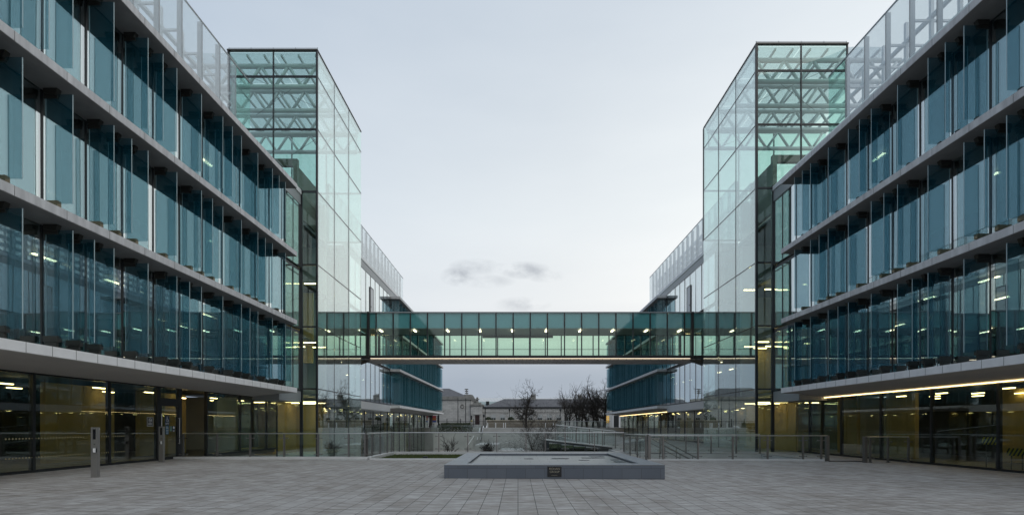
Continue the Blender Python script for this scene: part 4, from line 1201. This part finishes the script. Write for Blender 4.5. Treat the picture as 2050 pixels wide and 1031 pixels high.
# =================================================================== old stone building and hall behind
def stone_building():
    D = 108.0
    t = thing('stone_building', 'low classical limestone building with slate roofs across the street', 'building', (0, D, 1.1))
    z0 = 1.0
    # pavilion on the left
    xa, xb = Xp(820, D), Xp(942, D)
    zt = px(0, 800, D).z
    MB().box(xa, xb, D, D + 14, z0, zt).build('pavilion_wall', M_STONE, t)
    MB().box(xa - .2, xb + .25, D - .28, D + 14, zt, zt + .22).box(xa - .1, xb + .12, D - .12, D + 14, zt + .225, zt + .75).build('cornice', M_STONED, t)
    zr = px(0, 778.5, D).z
    MB().add([(xa, D + .3, zt + .6), (xb - .3, D + .3, zt + .6), (xb - .3, D + 13, zt + .6), (xa, D + 13, zt + .6), (xa, D + 6.5, zr + .6), (xb - 5.5, D + 6.5, zr + .6)], [(0, 1, 5, 4), (1, 2, 5), (2, 3, 4, 5), (0, 4, 3)]).build('pavilion_roof', M_SLATE, t)
    m = MB().box(xb - 1.4, xb + .15, D - .18, D + .6, zt + .2, zt + 1.15)
    for i in range(7):
        a = math.pi / 2 * i / 7
        m.box(xb + .15 + .13 * i, xb + .28 + .13 * i, D - .16, D + .5, zt - .4, zt + 1.1 - .12 * i * i * .25)
    m.build('corner_pediment', M_STONED, t)
    # roundel wreath on the wall
    c = px(925.5, 813, D)
    m = MB()
    for i in range(18):
        a0, a1 = 2 * math.pi * i / 18, 2 * math.pi * (i + 1) / 18
        m.tube((c.x + .36 * math.cos(a0), D - .04, c.z + .36 * math.sin(a0)), (c.x + .36 * math.cos(a1), D - .04, c.z + .36 * math.sin(a1)), .12, n=6)
    m.build('wreath', M_STONED, t)
    # entrance bay
    ea, eb = Xp(943, D), Xp(966, D)
    ze = px(0, 812, D).z
    MB().box(ea, eb, D - .5, D + 5, z0, ze).build('entrance_bay', M_STONE, t)
    m = MB().box(ea - .2, eb + .2, D - .7, D + 4, ze, ze + .3).box(ea + .35, eb - .35, D - .6, D + 2, ze + .303, ze + .7)
    c = px(955.5, 808, D)
    m.tube((c.x, D, ze + .7), (c.x, D, ze + 1.3), .35, .2).tube((c.x, D, ze + 1.3), (c.x, D, ze + 1.5), .5, .45).ball((c.x, D, ze + 1.65), .25, .25, .25)
    m.build('entrance_parapet', M_STONED, t)
    da, db = px(951, 849, D - .6), px(960, 830.5, D - .6)
    d = MB().box(da.x, db.x, D - .56, D - .52, da.z, db.z).build('door', principled('dark_door', (0.03, 0.012, 0.012), .5), t)
    MB().box(da.x - .18, da.x - .003, D - .6, D - .51, z0, db.z + .1).box(db.x + .003, db.x + .18, D - .6, D - .51, z0, db.z + .1).box(da.x - .3, db.x + .3, D - .7, D - .51, db.z + .1, db.z + .38).build('door_surround', M_STONE, d)
    MB().box(da.x - .9, da.x - .65, D - .56, D - .51, da.z + 1, da.z + 1.9).build('notice_board', M_FRAME, t)
    MB().box(da.x - .95, da.x - .55, D - .57, D - .51, da.z + .62, da.z + .85).build('yellow_notice', principled('yellow_notice', (.6, .5, .05), .6), t)
    # long wing
    wa, wb = eb + .01, 34.0
    zw = px(0, 815.5, D).z
    MB().box(wa, wb, D, D + 9, z0, zw).build('wing_wall', M_STONE, t)
    MB().box(wa, wb, D - .2, D - .003, zw - .15, zw + .12).build('eaves', M_FRAME, t)
    zr = px(0, 797.5, D).z
    hx = Xp(1008, D)
    MB().add([(wa + .2, D - .15, zw + .13), (wb, D - .15, zw + .13), (wb, D + 9, zw + .13), (wa + .2, D + 9, zw + .13), (hx, D + 4.5, zr + .15), (wb, D + 4.5, zr + .15)], [(0, 1, 5, 4), (1, 2, 5), (2, 3, 4, 5), (3, 0, 4)]).build('wing_roof', M_SLATE, t)
    m = MB()
    for cx_ in (3.5, 14.0, 24.0):
        m.box(cx_ - .5, cx_ + .5, D + 4.1, D + 4.9, zw + 1.2, zr + .9).box(cx_ - .58, cx_ + .58, D + 4.02, D + 4.98, zr + .903, zr + 1.02)
        for q_ in (-.28, .0, .28):
            m.tube((cx_ + q_, D + 4.5, zr + 1.02), (cx_ + q_, D + 4.5, zr + 1.35), .1, .08)
    m.build('chimney', M_STONED, t)
    MB().box(wa, wb, D - .05, D - .003, zw - 1.15, zw - 1.0).box(wa, wb, D - .09, D - .003, z0, z0 + .6).build('string_course', M_STONED, t)
    MB().tube((wa + .6, D - .08, z0), (wa + .6, D - .08, zw), .06).tube((14.8, D - .08, z0), (14.8, D - .08, zw), .06).build('rain_pipe', M_FRAME, t)
    pane = principled('window_white', (0.45, 0.47, 0.47), .5)
    dg = principled('window_dark', (0.05, 0.06, 0.06), .15)
    for x in (988, 1006.5, 1025, 1043.5, 1062, 1081, 1100, 1119, 1138, 1157, 1176, 1195):
        a, b = px(x - 4.2, 842, D), px(x + 4.2, 830.5, D)
        o = MB().box(a.x, b.x, D - .04, D - .004, a.z, b.z).build('window', dg, t)
        MB().box(a.x - .09, a.x - .003, D - .07, D - .004, a.z - .02, b.z + .08).box(b.x + .003, b.x + .09, D - .07, D - .004, a.z - .02, b.z + .08).box(a.x, b.x, D - .065, D - .004, b.z + .003, b.z + .08).box((a.x + b.x) / 2 - .03, (a.x + b.x) / 2 + .03, D - .06, D - .042, a.z, b.z).box(a.x, b.x, D - .058, D - .042, a.z + .62, a.z + .68).build('frame', pane, o)
        MB().box(a.x + .003, b.x - .003, D - .056, D - .043, a.z + .7, b.z - .003).build('blind', pane, o)
        MB().box(a.x - .15, b.x + .15, D - .16, D - .004, a.z - .15, a.z - .025).build('sill', M_STONE, o)
    # right end: white rendered portion, lit window, black door
    ra = Xp(1208, D - .4)
    MB().box(ra, 34, D - .4, D - .203, z0, px(0, 826, D).z).build('rendered_bay', principled('white_render', (0.52, 0.53, 0.53), .8), t)
    a, b = px(1214, 846, D - .5), px(1219.5, 832, D - .5)
    o = MB().box(a.x, b.x, D - .46, D - .41, a.z, b.z).build('lit_window', emit('lit_window', (1.0, .62, .12), .55), t)
    m = MB().box((a.x + b.x) / 2 - .03, (a.x + b.x) / 2 + .03, D - .48, D - .462, a.z, b.z)
    for i in range(1, 4):
        zz = a.z + (b.z - a.z) * i / 4
        m.box(a.x, b.x, D - .485, D - .462, zz - .025, zz + .025)
    m.build('frame', M_WHITE, o)
    a, b = px(1228.5, 855, D - .5), px(1239, 831.5, D - .5)
    o = MB().box(a.x, b.x, D - .46, D - .41, a.z, b.z).build('door', M_FRAME, t)
    MB().box(a.x - .2, a.x - .003, D - .5, D - .41, a.z, b.z + .2).box(b.x + .003, b.x + .2, D - .5, D - .41, a.z, b.z + .2).build('door_surround', M_WHITE, o)
    # floodlight mast on the roof
    p = px(933.5, 800, D + 5)
    t2 = thing('floodlight_mast', 'bank of stadium floodlights on a mast rising behind the pavilion roof', 'floodlight', (p.x, p.y, 1.1))
    MB().tube((p.x, 125, 1.1), px(933.5, 778, 125), .12).build('mast', M_INOX, t2)
    for k, yy in enumerate((779, 783, 787)):
        a = px(933.5 - 3 + k * .3, yy, 125); b = px(933.5 + 4, yy, 125)
        MB().box(a.x, b.x, 124.8, 125.1, a.z - .12, a.z + .12).build('lamp_row', M_INOX, t2)
    # hall behind with pale roof
    t3 = thing('hall_building', 'long hall with pale green and white metal roof behind the stone building', 'building', (5, 135, 1.1))
    H = 130
    a, b = px(940, 815, H), px(1260, 796, H)
    MB().box(a.x, b.x, H, H + 30, 1.0, a.z - .4).build('wall', M_STONE, t3)
    zg = px(0, 803.5, H + 3).z
    MB().add([(a.x, H - .2, a.z - .4), (b.x, H - .2, a.z - .4), (b.x, H + 3, zg), (a.x, H + 3, zg), (a.x, H + 3, a.z - .4), (b.x, H + 3, a.z - .4)], [(0, 1, 2, 3), (0, 3, 4), (1, 5, 2)]).build('lower_roof', principled('copper_roof', (0.30, 0.36, 0.35), .6, var=.06, vscale=.5), t3)
    m, n, out = newmat('ribbed_roof')
    tc = n.node('ShaderNodeTexCoord').outputs['Object']
    wv = n.node('ShaderNodeTexWave'); n.put(wv.inputs[0], tc); wv.inputs['Scale'].default_value = .8; wv.inputs['Distortion'].default_value = 0
    p_ = n.node('ShaderNodeBsdfPrincipled'); n.put(p_.inputs['Base Color'], n.ramp(wv.outputs[0], [(.3, (.42, .43, .43)), (.6, (.6, .61, .61))])); n.nt.links.new(p_.outputs[0], out.inputs[0])
    zt2 = px(0, 796, H + 10).z
    MB().add([(a.x, H + 3.05, zg), (b.x, H + 3.05, zg), (b.x, H + 10, zt2), (a.x, H + 10, zt2), (b.x, H + 17, zg), (a.x, H + 17, zg)], [(0, 1, 2, 3), (3, 2, 4, 5), (0, 3, 5), (1, 4, 2)]).build('upper_roof', m, t3)
    q = px(976.5, 806, H + 1.5)
    MB().box(q.x - .4, q.x + .4, H + .4, H + 1.8, q.z - .5, q.z + .35).build('roof_vent', M_FRAME, t3)
    # distant crane jib tip
stone_building()

# =================================================================== bare trees
M_BARK = principled('bark', (0.045, 0.038, 0.032), .9, var=.3, vscale=4)
M_TWIG = principled('twig', (0.05, 0.042, 0.036), .9)
def bare_tree(label, base, height, seed, spread=.55, stems=1, depth=5, trunk_r=.12, lean=0.0, group='bare winter trees', first=.30, twigr=.007):
    r = random.Random(seed)
    t = thing('bare_tree', label, 'tree', base, group)
    trunk, br = MB(), MB()
    B = Vector(base)
    def grow(p, d, L, rad, lev):
        segs = 4 if lev == 0 else 3
        q = p
        pts = [p]
        for i in range(segs):
            w = .07 if lev == 0 else .20
            d = (d + Vector((r.gauss(0, w), r.gauss(0, w), r.gauss(0, w * .6) + (.05 if lev else .03)))).normalized()
            n_ = q + d * L / segs
            r0 = rad * (1 - .42 * i / segs); r1 = rad * (1 - .42 * (i + 1) / segs)
            (trunk if lev == 0 else br).tube(q, n_, max(r0, twigr), max(r1, twigr * .8), 7 if lev == 0 else (5 if lev < 3 else 3), caps=False)
            q = n_
            pts.append(q)
            if lev < depth and (i > 0 or lev > 0):
                kids = 2 if lev < 2 else (1 if r.random() < (1.0 if lev == 2 else .8) else 0)
                for _ in range(kids):
                    a = r.uniform(0, 2 * math.pi)
                    o = d.orthogonal().normalized(); o = Matrix.Rotation(a, 3, d) @ o
                    ang = r.uniform(.45, 1.0) * (1.0 if lev else .9) * spread / .55
                    nd = (d * math.cos(ang) + o * math.sin(ang)).normalized()
                    nd = (nd + Vector((0, 0, .10))).normalized()
                    grow(q - d * L / segs * r.uniform(0, .8), nd, L * r.uniform(.52, .80) * (.78 if lev == 0 else .82), max(r1 * r.uniform(.5, .7), twigr), lev + 1)
        if lev < depth:
            grow(q, d, L * r.uniform(.6, .75), max(rad * .55, twigr), lev + 1)
    for k in range(stems):
        a = 2 * math.pi * k / max(1, stems) + r.uniform(0, 1)
        off = Vector((math.cos(a), math.sin(a), 0)) * (trunk_r * 2.4 if stems > 1 else 0)
        d = Vector((lean + (math.cos(a) * .12 if stems > 1 else 0), (math.sin(a) * .12 if stems > 1 else 0), 1)).normalized()
        grow(B + off, d, height * first, trunk_r, 0)
    # scale vertically to the exact height
    top = max(v[2] for v in br.v)
    k = height / (top - B.z)
    for m in (trunk, br):
        m.v = [(B.x + (v[0] - B.x) * k, B.y + (v[1] - B.y) * k, B.z + (v[2] - B.z) * k) for v in m.v]
    trunk.build('trunk', M_BARK, t)
    br.build('crown', M_TWIG, t)
    return t
def tree_at(label, x, ytop, ybase, D, seed, zb=None, **kw):
    b = px(x, ybase, D)
    if zb is not None: b.z = zb
    return bare_tree(label, (b.x, b.y, b.z), px(0, ytop, D).z - b.z, seed, **kw)
tree_at('slender two-stemmed bare tree rising from the court in front of the steps', 1077, 760, 900, 42, 21, zb=-3.2, stems=2, depth=5, trunk_r=.085, spread=.70, first=.55)
tree_at('bare round-headed street tree behind the two-stemmed court tree', 1054, 757, 846, 80, 33, zb=1.2, depth=5, trunk_r=.17, spread=.92, first=.30, twigr=.011)
tree_at('largest bare tree with a forked trunk, beside the far right block', 1204, 740, 848, 90, 5, zb=1.2, stems=2, depth=5, trunk_r=.24, spread=.8, first=.30, twigr=.011)
tree_at('bare tree with thin upright stems, leftmost of the right-hand clump', 1136, 764, 850, 88, 12, zb=1.2, stems=2, depth=4, trunk_r=.13, spread=.72, first=.34, twigr=.011)
tree_at('bushy bare tree in the middle of the right-hand clump', 1160, 762, 850, 86, 14, zb=1.2, stems=2, depth=4, trunk_r=.14, spread=.72, first=.34, twigr=.011)
tree_at('low dense bare tree in the right-hand clump next to the largest tree', 1181, 768, 850, 92, 18, zb=1.2, stems=2, depth=4, trunk_r=.15, spread=.6, first=.28, twigr=.011)
tree_at('bare tree half hidden behind the far left block beside the banner sign', 862, 762, 852, 93, 8, zb=1.2, depth=5, trunk_r=.24, spread=.75, first=.28, twigr=.011)
tree_at('young bare sapling before the grey court wall, left of two', 897, 864, 903, 70, 41, zb=-3.2, depth=3, trunk_r=.05, spread=.4, first=.36, twigr=.012, group='saplings by the court wall')
tree_at('young bare sapling before the grey court wall, right of two', 904.5, 866, 903, 70, 43, zb=-3.2, depth=3, trunk_r=.05, spread=.4, first=.36, twigr=.012, group='saplings by the court wall')
tree_at('low bare shrub in the court left of the concrete landing', 975, 878, 905, 60, 47, zb=-2.6, stems=4, depth=3, trunk_r=.04, spread=.7, first=.3, twigr=.012, group='bare shrubs in the court')

# =================================================================== access posts by the lift
def access_post(x, y, label):
    z0 = gz(x)
    t = thing('access_post', label, 'access post', (x, y, z0), 'steel access posts by the lift door')
    w, d, H = .086, .12, 1.48
    m = MB()
    m.box(x - w, x - w + .03, y, y + d, z0, z0 + H).box(x - w + .03, x + w, y + .02, y + d, z0, z0 + H)
    m.box(x - w + .03, x + w, y + .001, y + .019, z0, z0 + 1.12).box(x - w + .03, x + w, y + .001, y + .019, z0 + 1.43, z0 + H).box(x - w + .03, x - w + .05, y + .001, y + .019, z0 + 1.12, z0 + 1.43).box(x + w - .025, x + w, y + .001, y + .019, z0 + 1.12, z0 + 1.43)
    m.build('body', principled('brushed_steel', (0.34, 0.33, 0.32), .42, .8, var=.06, vscale=6, stretch=(1, 1, .1)) if 'brushed_steel' not in MATS else MATS['brushed_steel'], t)
    s = MB().box(x - w + .052, x + w - .027, y + .014, y + .0195, z0 + 1.125, z0 + 1.425).build('screen', principled('post_screen', (0.012, 0.014, 0.018), .08) if 'post_screen' not in MATS else MATS['post_screen'], t)
    MB().disc((x + .02, y, z0 + .98), (0, 1, 0), .014, .012).build('camera_eye', M_FRAME, t)
    b = MB().box(x - .015, x + w + .012, y - .05, y, z0 + .74, z0 + .86).build('button_box', M_FRAME, t)
    MB().box(x + .03, x + w + .012, y - .068, y - .051, z0 + .745, z0 + .865).build('button', M_WHITE, b)
access_post(-12.53, 14.75, 'larger brushed steel access post standing alone on the paving')
access_post(-14.95, 20.9, 'smaller looking steel access post right in front of the lift door')
